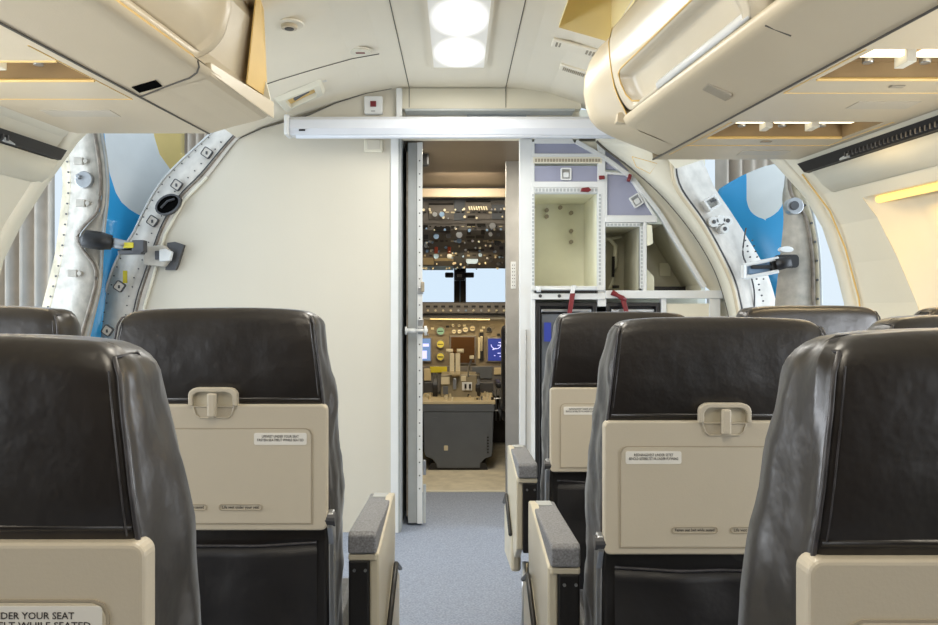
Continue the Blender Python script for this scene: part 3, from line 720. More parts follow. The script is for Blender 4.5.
mb = MB(); c = lp(S, .575, 1.872, yf, 2.99); mb.hexa([c + Vector(v) for v in ((-.008, -.02, -.025), (.06, -.03, -.04), (.06, .05, -.04), (-.008, .05, -.02), (-.004, -.02, .01), (.06, -.03, .02), (.06, .05, .02), (-.004, .05, .01))])
mb.build('corner_block', M['binm'], ec, bevel=.004)
# backing surface behind the doors
bk = [(.606, 1.862), (.69, 1.885), (.70, 1.93), (.68, 1.98), (.62, 2.06), (.58, 2.14), (.60, 2.21), (.68, 2.26)]
mb = MB(); mb.grid([[lp(S, x, z, yf, y) for x, z in bk] for y in (2.95, 2.0, 1.0, 0, -1.4)]); mb.build('bin_shell', M['binm'], rb)
dprof = [(.612, 1.872), (.598, 1.895), (.575, 1.935), (.557, 1.98), (.546, 2.03), (.538, 2.09), (.536, 2.14), (.548, 2.19), (.612, 2.24)]
for ya, yb in ((2.955, 1.985), (1.90, .6), (.52, -.6)):
    d = door_panel(S, yf, dprof, ya, yb, rc=.06, trough=(.018, .150, .045)).build('bin_door', M['bing'], rb, smooth=True, solid=.006)
    mb = MB(); mb.grid([[lp(S, x, z, yf, y) for x, z in ((.602, 1.880), (.598, 1.898), (.606, 1.910), (.628, 1.908))] for y in (ya - .30, yb + .03)])
    mb.build('pull_rail', M['galley'], d, smooth=True, solid=.003)
    pts = [lp(S, a - .001, b, yf, yy) for a, b, yy in ((.602, 1.888, ya - .13), (.594, 1.902, ya - .075), (.578, 1.93, ya - .055), (.560, 1.972, ya - .052), (.549, 2.005, ya - .060), (.5475, 2.014, ya - .09), (.5475, 2.014, (ya + yb) / 2), (.5475, 2.014, yb + .06))]
    MB().tube(pts, .0035, 6).build('trough_bead', M['yellow'], d, smooth=True)
for y in (1.943, .56):
    mb = MB(); pr2 = [(.60, 1.868), (.592, 1.93), (.56, 2.0), (.52, 2.06), (.515, 2.14), (.55, 2.2), (.62, 2.25)]
    mb.grid([[lp(S, x + .02, z, yf, y + .042) for x, z in pr2], [lp(S, x - .008, z, yf, y + .036) for x, z in pr2], [lp(S, x - .008, z, yf, y - .036) for x, z in pr2], [lp(S, x + .02, z, yf, y - .042) for x, z in pr2]])
    mb.build('divider', M['binm'], rb, smooth=True, solid=.004)
MB().tube([lp(S, .66, 1.806, yf, 1.925), lp(S, .60, 1.833, yf, 1.93)], .0025, 6).build('body_joint', M['seam'], rb)
c = lp(S, .68, 1.7975, yf, 2.38); mb = MB(); a = .035
mb.hexa([c + Vector(v) for v in ((-a, -.03, .012), (a, -.03, -.022), (a, .03, -.022), (-a, .03, .012), (-a, -.03, .03), (a, -.03, .0), (a, .03, .0), (-a, .03, .03))])
vn = mb.build('row_light', M['trayd'], rb, bevel=.003)
# ---- grilles
for side, pr, yy, name, lab in ((1, AR, YR, 'air_grille', 'long dark slotted air grille under the right overhead bin'), (-1, AL, YL, 'air_grille', 'short dark slotted air grille under the left overhead bin')):
    ya = 3.2 if side == 1 else 2.86; zt = 1.737 if side == 1 else 1.722
    mb = MB()
    def g(y, z, o): return (sx(side, wallx(pr, z), yy, y) - side * o, y, z)
    mb.grid([[g(y, zt, .006), g(y, zt - .003, .022), g(y, zt - .035, .024), g(y, zt - .038, .008)] for y in (ya, 1.0)])
    gr = tag(mb.build(name, M['black'], solid=.003), lab, 'air grille')
    mb = MB()
    for k in range(70):
        y = ya - .30 - k * .022
        mb.box(*sorted((g(y, zt - .02, .021)[0], g(y, zt - .02, .028)[0])), y - .004, y + .004, zt - .032, zt - .006)
    mb.build('slats', M['dmetal'], gr)
    p = g(ya - .28, zt - .02, .014); MB().box(p[0] - .006, p[0] + .006, p[1] - .03, p[1] + .03, zt - .036, zt - .002).build('joint_cover', M['grey'], gr)

# ---- left bin
yf = 2.85; S = -1; zb = 1.778
lb = root('overhead_bin', (-1.0, 1.6, zb), 'left overhead luggage bin, cream, with open front end and small black square hole underneath', 'overhead bin')
holes = [(-1.52, -.925, 2.03, 2.20), (-1.52, -.925, 1.25, 1.42)]
mb = MB(); plate(mb, S, yf, -1.46 - .1, -.885, zb, 2.85, -1.4, holes)
mb.add([lp(S, -1.44, zb, yf, 2.85), lp(S, -.885, zb, yf, 2.85), lp(S, -.885, zb + .045, yf, 2.865), lp(S, -1.40, zb + .045, yf, 2.865)], [(0, 1, 2, 3)])
mb.build('underside', M['binm'], lb)
for h in holes:
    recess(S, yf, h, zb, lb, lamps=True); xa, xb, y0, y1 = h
    line(S, yf, zb, [(xb + .005, y0 - .12), (xb + .005, y1 + .19), (xa, y1 + .19)], .0022, lb, 'yellow')
    MB().tube([lp(S, xa, zb, yf, y1), lp(S, xb, zb, yf, y1)], .005, 6).build('lip', M['yellow'], lb)
    MB().tube([lp(S, xa, zb, yf, y0), lp(S, xb, zb, yf, y0)], .004, 6).build('lip', M['yellow'], lb)
    c = lp(S, (xa + xb) / 2 + .12, zb, yf, y1 + .36); MB().box(c.x - .18, c.x + .04, c.y - .04, c.y + .04, c.z - .002, c.z).build('speaker_grille', M['tray'], lb)
line(S, yf, zb, [(-.885, 2.85), (-.885, 0)], .004, lb)
body = [(-.885, zb), (-.80, 1.803), (-.72, 1.823), (-.69, 1.832), (-.675, 1.842), (-.67, 1.855)]
mb = MB(); mb.grid([[lp(S, x, z, yf, y) for x, z in body] for y in (2.37, 1.5, .5, 0, -1.4)]); mb.build('lower_body', M['binm'], lb, smooth=True)
mb = MB(); mb.grid([[lp(S, x, z - .001, yf, y) for x, z in body] for y in (2.85, 2.45, 2.365)])
mb.grid([[lp(S, x, z - .001, yf, 2.85) for x, z in body], [lp(S, x, z + .03, yf, 2.855) for x, z in body]])
fc = mb.build('front_cover', M['binm'], lb, smooth=False)
MB().tube([lp(S, x, z - .001, yf, 2.365 - .02 * i) for i, (x, z) in enumerate(body)], .003, 6).build('cover_joint', M['seam'], fc)
mb = MB(); mb.hexa([lp(S, -.672, 1.845, yf, 2.36), lp(S, -.690, 1.845, yf, 2.36), lp(S, -.690, 1.845, yf, 2.87), lp(S, -.660, 1.835, yf, 2.87),
                    lp(S, -.672, 1.878, yf, 2.36), lp(S, -.690, 1.878, yf, 2.36), lp(S, -.690, 1.895, yf, 2.87), lp(S, -.660, 1.895, yf, 2.87)])
mb.build('sill', M['binm'], lb, bevel=.003)
c = P(138, 85, 1) ; c = lp(S, -.835, 1.7925, yf, 2.31)
MB().hexa([c + Vector(v) for v in ((-.034, -.028, -.011), (.034, -.028, .008), (.034, .028, .008), (-.034, .028, -.011), (-.034, -.028, .0), (.034, -.028, .02), (.034, .028, .02), (-.034, .028, .0))]).build('square_hole', M['void'], lb)
bk = [(-.70, 1.88), (-.74, 1.95), (-.72, 2.05), (-.70, 2.15), (-.74, 2.26)]
mb = MB(); mb.grid([[lp(S, x, z, yf, y) for x, z in bk] for y in (2.84, 1.5, .5, 0, -1.4)]); mb.build('bin_shell', M['binm'], lb)
# end plate
ep = [(-1.38, 1.80), (-.672, 1.85), (-.664, 1.90), (-.690, 2.0), (-.690, 2.235), (-.9, 2.19), (-1.1, 2.09), (-1.3, 1.95)]
e = MB().prism(ep, 2.835, 2.85).build('end_plate', M['cream'], lb)
MB().add([P(257.5, -20, 2.72), P(262, -20, 2.85), P(267, 97, 2.86), P(246.5, 83, 2.74)], [(0, 1, 2, 3)]).build('edge_flange', M['yellow'], lb, solid=.005)
dprof = [(-.712, 1.872), (-.700, 1.895), (-.675, 1.93), (-.648, 1.98), (-.632, 2.04), (-.630, 2.10), (-.645, 2.16), (-.68, 2.22), (-.74, 2.26)]
for ya, yb in ((2.40, .9), (.84, -.6)):
    d = door_panel(S, yf, dprof, ya, yb, rc=.12, trough=(.030, .30, .016)).build('bin_door', M['binm'], lb, smooth=True, solid=.006)
    mb = MB(); mb.tube([lp(S, -.694, 1.868, yf, ya - .12), lp(S, -.694, 1.868, yf, yb)], .009, 6); mb.build('pull_rail', M['yellow'], d, smooth=True)

# ================================================================= CEILING FIXTURES
cl = root('ceiling_light', (0.01, 3.36, 2.295), 'bright square-cornered ceiling light panel in the middle of the ceiling', 'ceiling light')
mb = MB(); zc = 2.300
mb.box(-.112, .124, 2.93, 3.77, zc - .006, zc + .0); mb.build('diffuser', M['lamp'], cl)
mb = MB()
for a in ((-.125, -.112, 2.915, 3.785), (.124, .137, 2.915, 3.785), (-.112, .124, 2.915, 2.93), (-.112, .124, 3.77, 3.785)): mb.box(a[0], a[1], a[2], a[3], zc - .009, zc + .002)
mb.build('frame', M['ceil'], cl)
def disc(name, c, r, h, m, parent=None, n=24, bevel=.002):
    return MB().cyl(c, Vector(c) + Vector((0, 0, -h)), r, n).build(name, m, parent, bevel=bevel)
c = ceilpt(-.635, 3.02, 0); sp = root('ceiling_speaker', c, 'small round ceiling nozzle with dark lens beside the left bin end', 'ceiling fitting')
disc('base', c, .055, .008, M['ceil'], sp); disc('ring', c - Vector((0, 0, .008)), .030, .014, M['binm'], sp); disc('lens', c - Vector((0, 0, .0215)), .018, .003, M['black'], sp)
MB().cyl(c + Vector((-.075, 0, .005)), c + Vector((-.075, 0, -.006)), .008, 10).build('screw', M['dmetal'], sp)
c = ceilpt(-.425, 3.50, 0); sp = root('smoke_detector', c, 'flat white disc with red lettering on the ceiling left of the light', 'detector')
disc('cover', c, .045, .010, M['cream'], sp); disc('collar', c, .055, .003, M['ceil'], sp)
mb = MB(); mb.box(c.x - .02, c.x + .02, c.y - .008, c.y - .003, c.z - .0115, c.z - .009); mb.box(c.x - .02, c.x + .02, c.y + .003, c.y + .008, c.z - .0115, c.z - .009); mb.build('red_marking', M['red'], sp)
def cbox(mb, x0, x1, y0, y1, off0, off1, mi=0):
    a = [ceilpt(x, y, off0) for x, y in ((x0, y0), (x1, y0), (x1, y1), (x0, y1))]; b = [ceilpt(x, y, off1) for x, y in ((x0, y0), (x1, y0), (x1, y1), (x0, y1))]
    return mb.hexa(b + a, mi)
for x0, x1, y0, y1, lab in ((.40, .60, 3.34, 3.43, 'larger slotted ceiling vent right of the light, nearer the bin'), (.47, .60, 3.64, 3.72, 'small slotted ceiling vent, forward of the larger one')):
    o = tag(cbox(MB(), x0, x1, y0, y1, -.002, .010).build('ceiling_vent', M['ceil'], bevel=.004), lab, 'vent', 'ceiling vents')
    mb = MB(); n = 12
    for k in range(n):
        a = x0 + .015 + (x1 - x0 - .03) * k / n; cbox(mb, a, a + (x1 - x0 - .03) / n * .6, y0 + .02, y1 - .02, .009, .0135)
    mb.build('slots', M['trayd'], o)
# recessed courtesy lamp in the curved ceiling on the left
def cq(px, py):
    # find ceiling point under a pixel by marching along the view ray
    d = 2.9
    while d < 4.3:
        p = P(px, py, d); q = ceilpt(p.x, d, 0)
        if p.z > q.z: return q
        d += .004
    return p
Q = [cq(277, 97), cq(318, 80), cq(322, 90), cq(286, 107)]
nrm = (Q[1] - Q[0]).cross(Q[3] - Q[0]).normalized()
if nrm.z > 0: nrm = -nrm
mb = MB(); big = [Q[0] * 1.0] 
cen = sum(Q, Vector()) / 4
out = [cen + (q - cen) * 1.0 + nrm * .022 for q in Q]; bas = [cen + (q - cen) * 1.15 for q in Q]; inn = [cen + (q - cen) * .72 + nrm * .022 for q in Q]; dee = [cen + (q - cen) * .68 + nrm * .002 for q in Q]
mb.grid([bas, out, inn, dee], 0, True)
cf = root('courtesy_lamp', cen, 'slanted rectangular lamp housing with open yellow inside, above the left door', 'lamp')
mb.build('housing', M['cream'], cf); MB().add(dee, [(0, 1, 2, 3)]).build('reflector', M['yellow'], cf)
mb = MB(); mb.tube([dee[0].lerp(dee[3], .5).lerp(dee[1], .25) + nrm * .012, dee[0].lerp(dee[3], .5).lerp(dee[1], .8) + nrm * .012], .008, 8); mb.build('lamp_holder', M['dmetal'], cf)
a = cq(322, 80); b = cq(330, 78)
o = tag(MB().hexa([a + Vector((-.02, 0, -.004)), a + Vector((.02, 0, .004)), a + Vector((.02, .03, .004)), a + Vector((-.02, .03, -.004)), a + Vector((-.02, 0, .01)), a + Vector((.02, 0, .02)), a + Vector((.02, .03, .02)), a + Vector((-.02, .03, .01))]).build('instruction_sticker', M['placard']), 'tiny red and white sticker beside the slanted lamp housing', 'sticker')
# projector screen
ps = root('projector_screen', (-.1, 4.02, 2.08), 'white rolled projector screen housing hung across the top of the doorway', 'projector screen')
y = 4.03; xa, xb = X(291, y), X(618, y)
mb = MB(); pr = [(y - .035, Z(136, y)), (y + .03, Z(136, y)), (y + .04, Z(128, y)), (y + .04, Z(117, y)), (y - .02, Z(117, y)), (y - .045, Z(121, y)), (y - .05, Z(130, y))]
mb.prismx(pr, xa, xb); mb.build('housing', M['pale'], ps, bevel=.004)
MB().box(xa - .025, xa, y - .055, y + .045, Z(136.5, y), Z(116, y)).build('end_cap', M['galley'], ps, bevel=.008)
MB().cyl((xa + .03, y - .02, Z(136.4, y)), (xb, y - .02, Z(136.4, y)), .013, 12).build('bottom_bar', M['pale'], ps, smooth=True)
MB().box(xa + .05, xa + .08, y - .052, y - .04, Z(132.5, y), Z(131, y)).build('dark_mark', M['black'], ps)
# call light and switch plate
ind = root('call_indicator', (X(373, 4.13), 4.13, Z(112, 4.13)), 'square white unit with small red light on the ivory partition above the screen', 'indicator')
MB().prism(rr(X(364, 4.12), X(382.5, 4.12), Z(113, 4.12), Z(95, 4.12), .008), 4.125, 4.15).build('housing', M['galley'], ind, bevel=.004)
MB().box(X(370.3, 4.12), X(376, 4.12), 4.119, 4.126, Z(106, 4.12), Z(100.5, 4.12)).build('red_lens', M['red'], ind)
MB().box(X(371, 4.12), X(375, 4.12), 4.1235, 4.1255, Z(110.6, 4.12), Z(110, 4.12)).build('caption', M['dmetal'], ind)
sw = MB().box(X(364, 4.12), X(382, 4.12), 4.13, 4.15, Z(151, 4.12), Z(139, 4.12)).build('switch_plate', M['cream'], bevel=.004)
tag(sw, 'cream blank plate on the ivory partition below the screen', 'plate')
MB().box(X(367, 4.12), X(380, 4.12), 4.126, 4.131, Z(148.5, 4.12), Z(139, 4.12)).build('rocker', M['wall'], sw, bevel=.002)

# ================================================================= COCKPIT DOOR
cd = root('cockpit_door', (-.22, 4.6, 0.01), 'grey cockpit door swung open edge-on at the left of the doorway', 'door')
yd = 4.28
def slant(a, b, z0, z1, y0=yd, y1=yd + .5):
    return MB().hexa([(X(a, y0), y0, z0), (X(b, y0), y0, z0), (X(b, y1) - .012, y1, z0), (X(a, y1) - .012, y1, z0), (X(a, y0), y0, z1), (X(b, y0), y0, z1), (X(b, y1) - .012, y1, z1), (X(a, y1) - .012, y1, z1)])
slant(408, 417, .012, 2.05).build('door_leaf', M['grey'], cd, bevel=.003)
e = slant(417, 422.5, .012, 2.05, yd - .01).build('edge_channel', M['galley'], cd, bevel=.003)
mb = MB()
for k in range(26):
    z = .2 + k * .07; mb.cyl((X(419.7, yd), yd - .012, z), (X(419.7, yd), yd - .009, z), .004, 8)
mb.build('screw_holes', M['dmetal'], e)
for z in (Z(322, yd), Z(330, yd), Z(290, yd)):
    MB().box(X(418, yd), X(423.5, yd), yd - .02, yd - .01, z - .018, z + .018).build('lock_plate', M['metal'], cd, bevel=.003)
mb = MB(); z = Z(330, yd); mb.cyl((X(416, yd), yd - .035, z), (X(428, yd), yd - .035, z), .009, 10); mb.cyl((X(424.5, yd), yd - .035, z), (X(427, yd), yd - .035, z), .026, 14); mb.cyl((X(406.5, yd), yd - .035, z), (X(416, yd), yd - .035, z), .012, 10); mb.cyl((X(405.5, yd), yd - .035, z), (X(407.5, yd), yd - .035, z), .022, 14)
mb.build('knob', M['galley'], cd, smooth=True)
mb = MB(); z = Z(305 - 17, yd); mb.box(X(421, yd), X(424.5, yd), yd - .03, yd, z - .02, z + .035); mb.build('catch', M['trayd'], cd, bevel=.006)
MB().box(X(423, yd), X(426, yd), yd - .0, yd + .02, .012, .22).build('hinge_block', M['grey'], cd, bevel=.003)
MB().box(X(423, yd), X(426, yd), yd - .0, yd + .02, .27, .35).build('hinge_block', M['metal'], cd, bevel=.003)
mb = MB(); mb.box(X(406.5, yd), X(408, yd), yd + .0, yd + .3, .05, 2.0); mb.build('door_gasket', M['gasket'], cd)
MB().box(X(421, 4.6), X(429, 4.6), 4.60, 4.66, Z(165, 4.6), Z(150, 4.6)).build('closer', M['black'], cd, bevel=.01)

# ================================================================= COCKPIT
op = root('overhead_instrument_panel', (0, 5.6, 1.5), 'overhead cockpit switch panel full of knobs, gauges and red guarded switches', 'instrument panel')
# two sloped fields:  aft (y 198-230) and forward (y 230-268)
def fieldmap(px, py, off=0):
    if py < 230: d = 5.35 + (py - 198) / 32 * .2
    else: d = 5.55 + (py - 230) / 38 * .55
    return P(px, py, d - off)
def fq(mb, a, b, c, d_, off, th=.006, mi=0):
    q = [(a, c), (b, c), (b, d_), (a, d_)]
    mb.hexa([fieldmap(x, y, off) for x, y in q] + [fieldmap(x, y, off + th) for x, y in q], mi)
mb = MB(); fq(mb, 395, 530, 199, 229.9, -.03, .03); fq(mb, 395, 530, 230.1, 268, -.03, .03); mb.build('panel_base', M['panelg'], op)
def block(a, b, c, d_, m, name='switch_module', off=.002):
    mb = MB(); fq(mb, a, b, c, d_, off, .008); return mb.build(name, m, op, bevel=.002)
U = lambda x: 415 + x / 7.81; V = lambda y: 190 + y / 7.81
mods = [(U(105), U(300), V(100), V(225), 'panelg'), (U(305), U(390), V(70), V(235), 'pedestal'), (U(395), U(590), V(85), V(225), 'panelg'), (U(600), U(700), V(110), V(225), 'pedestal'),
        (U(60), U(125), V(255), V(400), 'panelg'), (U(130), U(300), V(255), V(480), 'panelg'), (U(305), U(385), V(250), V(420), 'panelg'), (U(395), U(550), V(255), V(420), 'panelg'), (U(560), U(700), V(255), V(380), 'panelg'),
        (U(150), U(300), V(485), V(550), 'panelb'), (U(60), U(145), V(500), V(580), 'panelb'), (U(560), U(700), V(385), V(485), 'panelb'), (U(390), U(550), V(425), V(450), 'panelb'), (U(395), U(545), V(490), V(600), 'panelg'), (U(550), U(700), V(495), V(600), 'panelg'), (U(305), U(385), V(430), V(600), 'pedestal'), (U(60), U(300), V(590), V(622), 'knobb')]
for a, b, c, d_, m in mods: block(a, b, c, d_, M[m])
for a, b, c, d_ in ((150, 275, 283, 308), (150, 275, 318, 328), (405, 470, 258, 280), (485, 550, 258, 280), (405, 435, 305, 345), (515, 545, 305, 345), (400, 465, 355, 372), (475, 540, 350, 375), (410, 540, 455, 475), (65, 100, 270, 300), (70, 102, 345, 380), (585, 615, 438, 462), (660, 690, 438, 462), (410, 470, 195, 215), (110, 300, 100, 112), (400, 590, 80, 92)):
    mb = MB(); fq(mb, U(a), U(b), V(c), V(d_), .010, .006); mb.build('display_window', M['black'], op)
for x, y in ((165, 465), (268, 465)):
    mb = MB(); fq(mb, U(x - 13), U(x + 13), V(y - 25), V(y + 25), .010, .02); mb.build('guarded_switch', M['orange'], op, bevel=.003)
def knob(px, py, r, m, name='knob', n=10, parent=None, off=.012, h=.02):
    p = fieldmap(px, py, off); mb = MB().cyl(p, p + Vector((0, -h, -.2 * h)), r, n); return mb.build(name, m, parent or op)
for x, y, r in ((155, 185, .016), (210, 185, .018), (165, 355, .020), (262, 350, .020), (345, 345, .022), (345, 390, .018), (425, 310, .01), (470, 300, .01), (590, 340, .014), (650, 340, .014), (605, 275, .022), (645, 405, .025), (165, 510, .02), (270, 510, .02), (590, 540, .016), (655, 570, .016), (510, 500, .014), (85, 430, .014), (95, 470, .012)):
    knob(U(x), V(y), r, M[random.choice(['knobb', 'dmetal', 'black', 'metal'])])
mb = MB(); p = fieldmap(U(445), V(540), .012); mb.prism(rr(p.x - .045, p.x + .045, p.z - .03, p.z + .035, .02), p.y - .01, p.y + .005); mb.build('gauge_window', M['knobb'], op)
for k in range(8):
    mb = MB(); p = fieldmap(U(420 + k * 19), V(125), .02); mb.cyl(p, p + Vector((.008, -.01, -.025)), .005, 6); mb.build('toggle', M['knobw'], op)
for k in range(60):
    x = 70 + (k % 15) * 42; y = 165 + (k // 15) * 112; mb = MB(); fq(mb, U(x), U(x + random.uniform(14, 30)), V(y), V(y + random.uniform(7, 14)), .012, .004); mb.build('annunciator', M[random.choice(['black', 'black', 'panelb', 'knobw', 'dmetal'])], op)
for k in range(90):
    x = random.uniform(60, 700); y = random.choice([150, 210, 300, 400, 440, 480, 520, 570, 605, 425, 470]) + random.uniform(-8, 8)
    knob(U(x), V(y), random.uniform(.0045, .009), M[random.choice(['knobw', 'knobw', 'knobb', 'metal'])], 'toggle', 8, h=.02)
# compass on the centre post
cp = root('standby_compass', P(460, 276, 6.8), 'small dark compass unit on the windshield centre post', 'compass')
mb = MB(); mb.box(X(454, 6.8), X(465, 6.8), 6.75, 6.9, Z(280, 6.8), Z(270, 6.8)); mb.build('housing', M['dmetal'], cp, bevel=.01)
mb = MB(); mb.box(X(457, 6.8), X(462, 6.8), 6.74, 6.752, Z(277, 6.8), Z(274, 6.8)); mb.build('dial', M['placard'], cp)
for a, b in ((445, 453.5), (465.5, 474)): MB().box(X(a, 6.8), X(b, 6.8), 6.78, 6.86, Z(277, 6.8), Z(272, 6.8)).build('side_lamp', M['dmetal'], cp, bevel=.008)
# glareshield
d = 6.35
gs = root('glareshield', (0, 6.4, Z(314, d)), 'grey glareshield strip of selector knobs right below the windshield', 'instrument panel')
MB().box(-.55, .60, 6.37, 6.95, Z(303, 6.37), Z(301.5, 6.37)).build('cover', M['ckdark'], gs)
MB().box(X(420, d), X(506, d), d, d + .12, Z(313, d), Z(302.5, d)).build('selector_panel', M['panelg'], gs, bevel=.004)
MB().box(-.55, .60, d + .02, d + .3, Z(319, d), Z(313.4, d)).build('underside', M['black'], gs)
for k in range(11):
    x = 426 + k * 7.6; MB().box(X(x, d), X(x + 4, d), d - .006, d, Z(307, d), Z(305, d)).build('readout', M['black'], gs)
    MB().cyl((X(x + 2, d), d - .02, Z(310, d)), (X(x + 2, d), d, Z(310, d)), .009, 10).build('selector', M[random.choice(['knobw', 'metal', 'knobw', 'knobb'])], gs)
MB().tube([(X(430, 6.3), 6.34, Z(318.5, 6.34)), (X(490, 6.3), 6.34, Z(319, 6.34))], .005, 6).build('lamp_rail', M['panelb'], gs)
# main instrument panel
d = 6.5
ip = root('main_instrument_panel', (0, 6.5, Z(366, d)), 'tan lit main instrument panel with round gauges and display screens', 'instrument panel')
MB().box(-.6, .6, d, d + .05, Z(368, d), Z(314, d)).build('panel_base', mat('panel_tan_dark', (.20, .16, .10), .5), ip)
def screen(a, b, c, e, m):
    o = MB().box(X(a - 1.5, d), X(b + 1.5, d), d - .02, d, Z(e + 1.5, d), Z(c - 1.5, d)).build('bezel', M['panelg'], ip, bevel=.004)
    MB().box(X(a, d), X(b, d), d - .024, d - .019, Z(e, d), Z(c, d)).build('screen', M[m], o); return o
screen(451, 474.5, 336.5, 362, 'scrbrn')
s2 = screen(488, 512, 338, 360, 'scrblue'); s3 = screen(408, 430.5, 338, 360, 'scrwht')
mb = MB()
for k in range(14):
    x = random.uniform(489, 506); z = random.uniform(341, 357); mb.box(X(x, d), X(x + random.uniform(1, 4), d), d - .026, d - .024, Z(z + .8, d), Z(z, d))
c = P(496, 344, d - .025); mb.tube([c + Vector((.04 * math.cos(t), 0, .035 * math.sin(t))) for t in [PI + PI * k / 8 for k in range(9)]], .003, 5)
mb.build('screen_pattern', M['scrline'], s2)
mb = MB(); mb.box(X(422, d), X(427, d), d - .026, d - .024, Z(358, d), Z(350, d)); mb.box(X(423, d), X(429, d), d - .026, d - .024, Z(346, d), Z(343, d)); mb.build('screen_pattern', M['scrline'], s3)
def gauge(px, py, r, m, half=None):
    c = P(px, py, d); o = MB().cyl(c, c + Vector((0, -.025, 0)), r, 20).build('gauge', M['panelg'], ip, bevel=.003)
    MB().cyl(c + Vector((0, -.026, 0)), c + Vector((0, -.024, 0)), r * .8, 20).build('dial', M[m], o)
    mb = MB(); mb.box(c.x - r * .6, c.x + r * .6, c.y - .029, c.y - .026, c.z - r * .12, c.z + r * .05); mb.build('needle', M['black'], o); return o
gauge(440.5, 330.5, .036, 'gauge'); gauge(440.5, 343.5, .036, 'gaugey'); gauge(440.5, 356, .036, 'gaugey')
gauge(454, 331, .02, 'knobw'); gauge(459.5, 331, .02, 'knobw'); gauge(465.5, 329, .026, 'knobw'); gauge(472.5, 328, .026, 'panelb'); gauge(489, 329, .022, 'black'); gauge(453, 325, .014, 'knobw'); gauge(459, 325, .014, 'knobw')
for x, y in ((425, 327), (431, 327), (480, 329), (482, 326), (497, 333), (503, 333), (426, 333), (463, 324), (446, 325)):
    MB().box(X(x, d), X(x + 3, d), d - .012, d, Z(y + 2, d), Z(y, d)).build('indicator', M[random.choice(['knobw', 'metal', 'black'])], ip)
o = MB().box(X(479.5, d), X(483.5, d), d - .015, d, Z(360, d), Z(332, d)).build('gear_slot', M['black'], ip)
MB().tube([P(481.5, 350, d - .02), P(481.5, 336, d - .06)], .010, 8).build('gear_lever', M['knobw'], o)
MB().box(X(478, d), X(480, d), d - .018, d, Z(358, d), Z(337, d)).build('gear_lights', M['knobw'], o)
# lower forward console below the panel
d = 6.4
lc = root('centre_console', (0, 6.4, .3), 'lower cockpit console behind the throttle levers with keypad units', 'console')
MB().box(-.6, .6, d, d + .1, Z(395, d), Z(366, d)).build('console_base', M['panelg'], lc)
for a, b, c, e, m in ((430, 447, 366, 372, 'ylabel'), (472, 492, 366, 378, 'pedestal'), (494, 505, 367, 374, 'panelb'), (424, 431, 368, 380, 'panelb'), (424, 436, 382, 394, 'dmetal'), (478, 493, 382, 394, 'dmetal')):
    MB().box(X(a, d), X(b, d), d - .015, d, Z(e, d), Z(c, d)).build('keypad_unit', M[m], lc, bevel=.003)
for x in range(496, 506, 4): MB().tube([P(x, 385, 6.2), P(x, 420, 6.2)], .006, 6).build('pedal_rod', M['metal'], lc)
MB().tube([P(494, 398, 6.2), P(508, 398, 6.2)], .006, 6).build('pedal_rod', M['metal'], lc)
MB().tube([P(494, 410, 6.2), P(508, 410, 6.2)], .006, 6).build('pedal_rod', M['metal'], lc)
# pedestal
d = 5.77
pd = root('throttle_pedestal', (0, d + .3, 0), 'grey cockpit pedestal with upright throttle levers seen through the doorway', 'pedestal')
q = [(422.7, 402), (494, 402), (492.5, 450), (491.7, 456), (485, 458), (480.5, 463), (480, 467.5), (437, 467.5), (436, 463), (432, 458.5), (425.5, 456), (424, 450)]
MB().prism([(X(a, d), Z(b, d)) for a, b in q], d, d + .6).build('pedestal_body', M['pedestal'], pd, bevel=.006)
MB().box(X(421.5, d), X(494.5, d), d - .006, d + .6, Z(411, d), Z(403.5, d)).build('skirt_band', M['pedestal'], pd, bevel=.004)
MB().prism([(X(a, d), Z(b, d)) for a, b in ((431, 463), (486, 463), (488, 470), (428, 470))], d + .02, d + .6).build('plinth', M['black'], pd)
MB().box(X(420.5, d), X(495.5, d), d - .01, d + .6, Z(403.5, d), Z(400.5, d)).build('deck', M['panelb'], pd, bevel=.003)
for a, b, c, e in ((444, 448, 445, 450), (433, 437, 417, 425), (455, 459, 410, 412)):
    MB().prism(rr(X(a, d), X(b, d), Z(e, d), Z(c, d), .006), d - .004, d + .001).build('cover_tab', M['knobw' if a == 444 else 'pedestal'], pd)
mb = MB()
for k in range(6):
    mb.box(X(487, d), X(488.8, d), d - .003, d + .001, Z(437.5 + k * 3, d), Z(436 + k * 3, d))
mb.build('vent_slots', M['black'], pd)
for k in range(46):
    x = random.uniform(423, 493); yy = d + random.uniform(.02, .55)
    z = Z(400.5, d); h = random.uniform(.012, .03); MB().cyl((X(x, yy), yy, z), (X(x, yy), yy, z + h), random.uniform(.006, .011), 8).build('control_knob', M[random.choice(['knobw', 'knobw', 'panelb', 'black', 'metal'])], pd)
tq = MB().box(X(441, 6.1), X(477, 6.1), 6.05, 6.35, Z(398, 6.05), Z(374, 6.05)).build('throttle_quadrant', mat('quadrant_tan', (.26, .22, .14), .45), pd, bevel=.008)
for x in (435.5, 477.5):
    p = P(x, 386, 6.15); mb = MB(); mb.cyl(p + Vector((-.018, 0, 0)), p + Vector((.018, 0, 0)), .105, 28); tw = mb.build('trim_wheel', M['black'], pd, bevel=.004)
    mb = MB(); mb.cyl(p + Vector((-.0195, 0, 0)), p + Vector((.0195, 0, 0)), .07, 24); mb.build('wheel_hub', M['panelg'], tw)
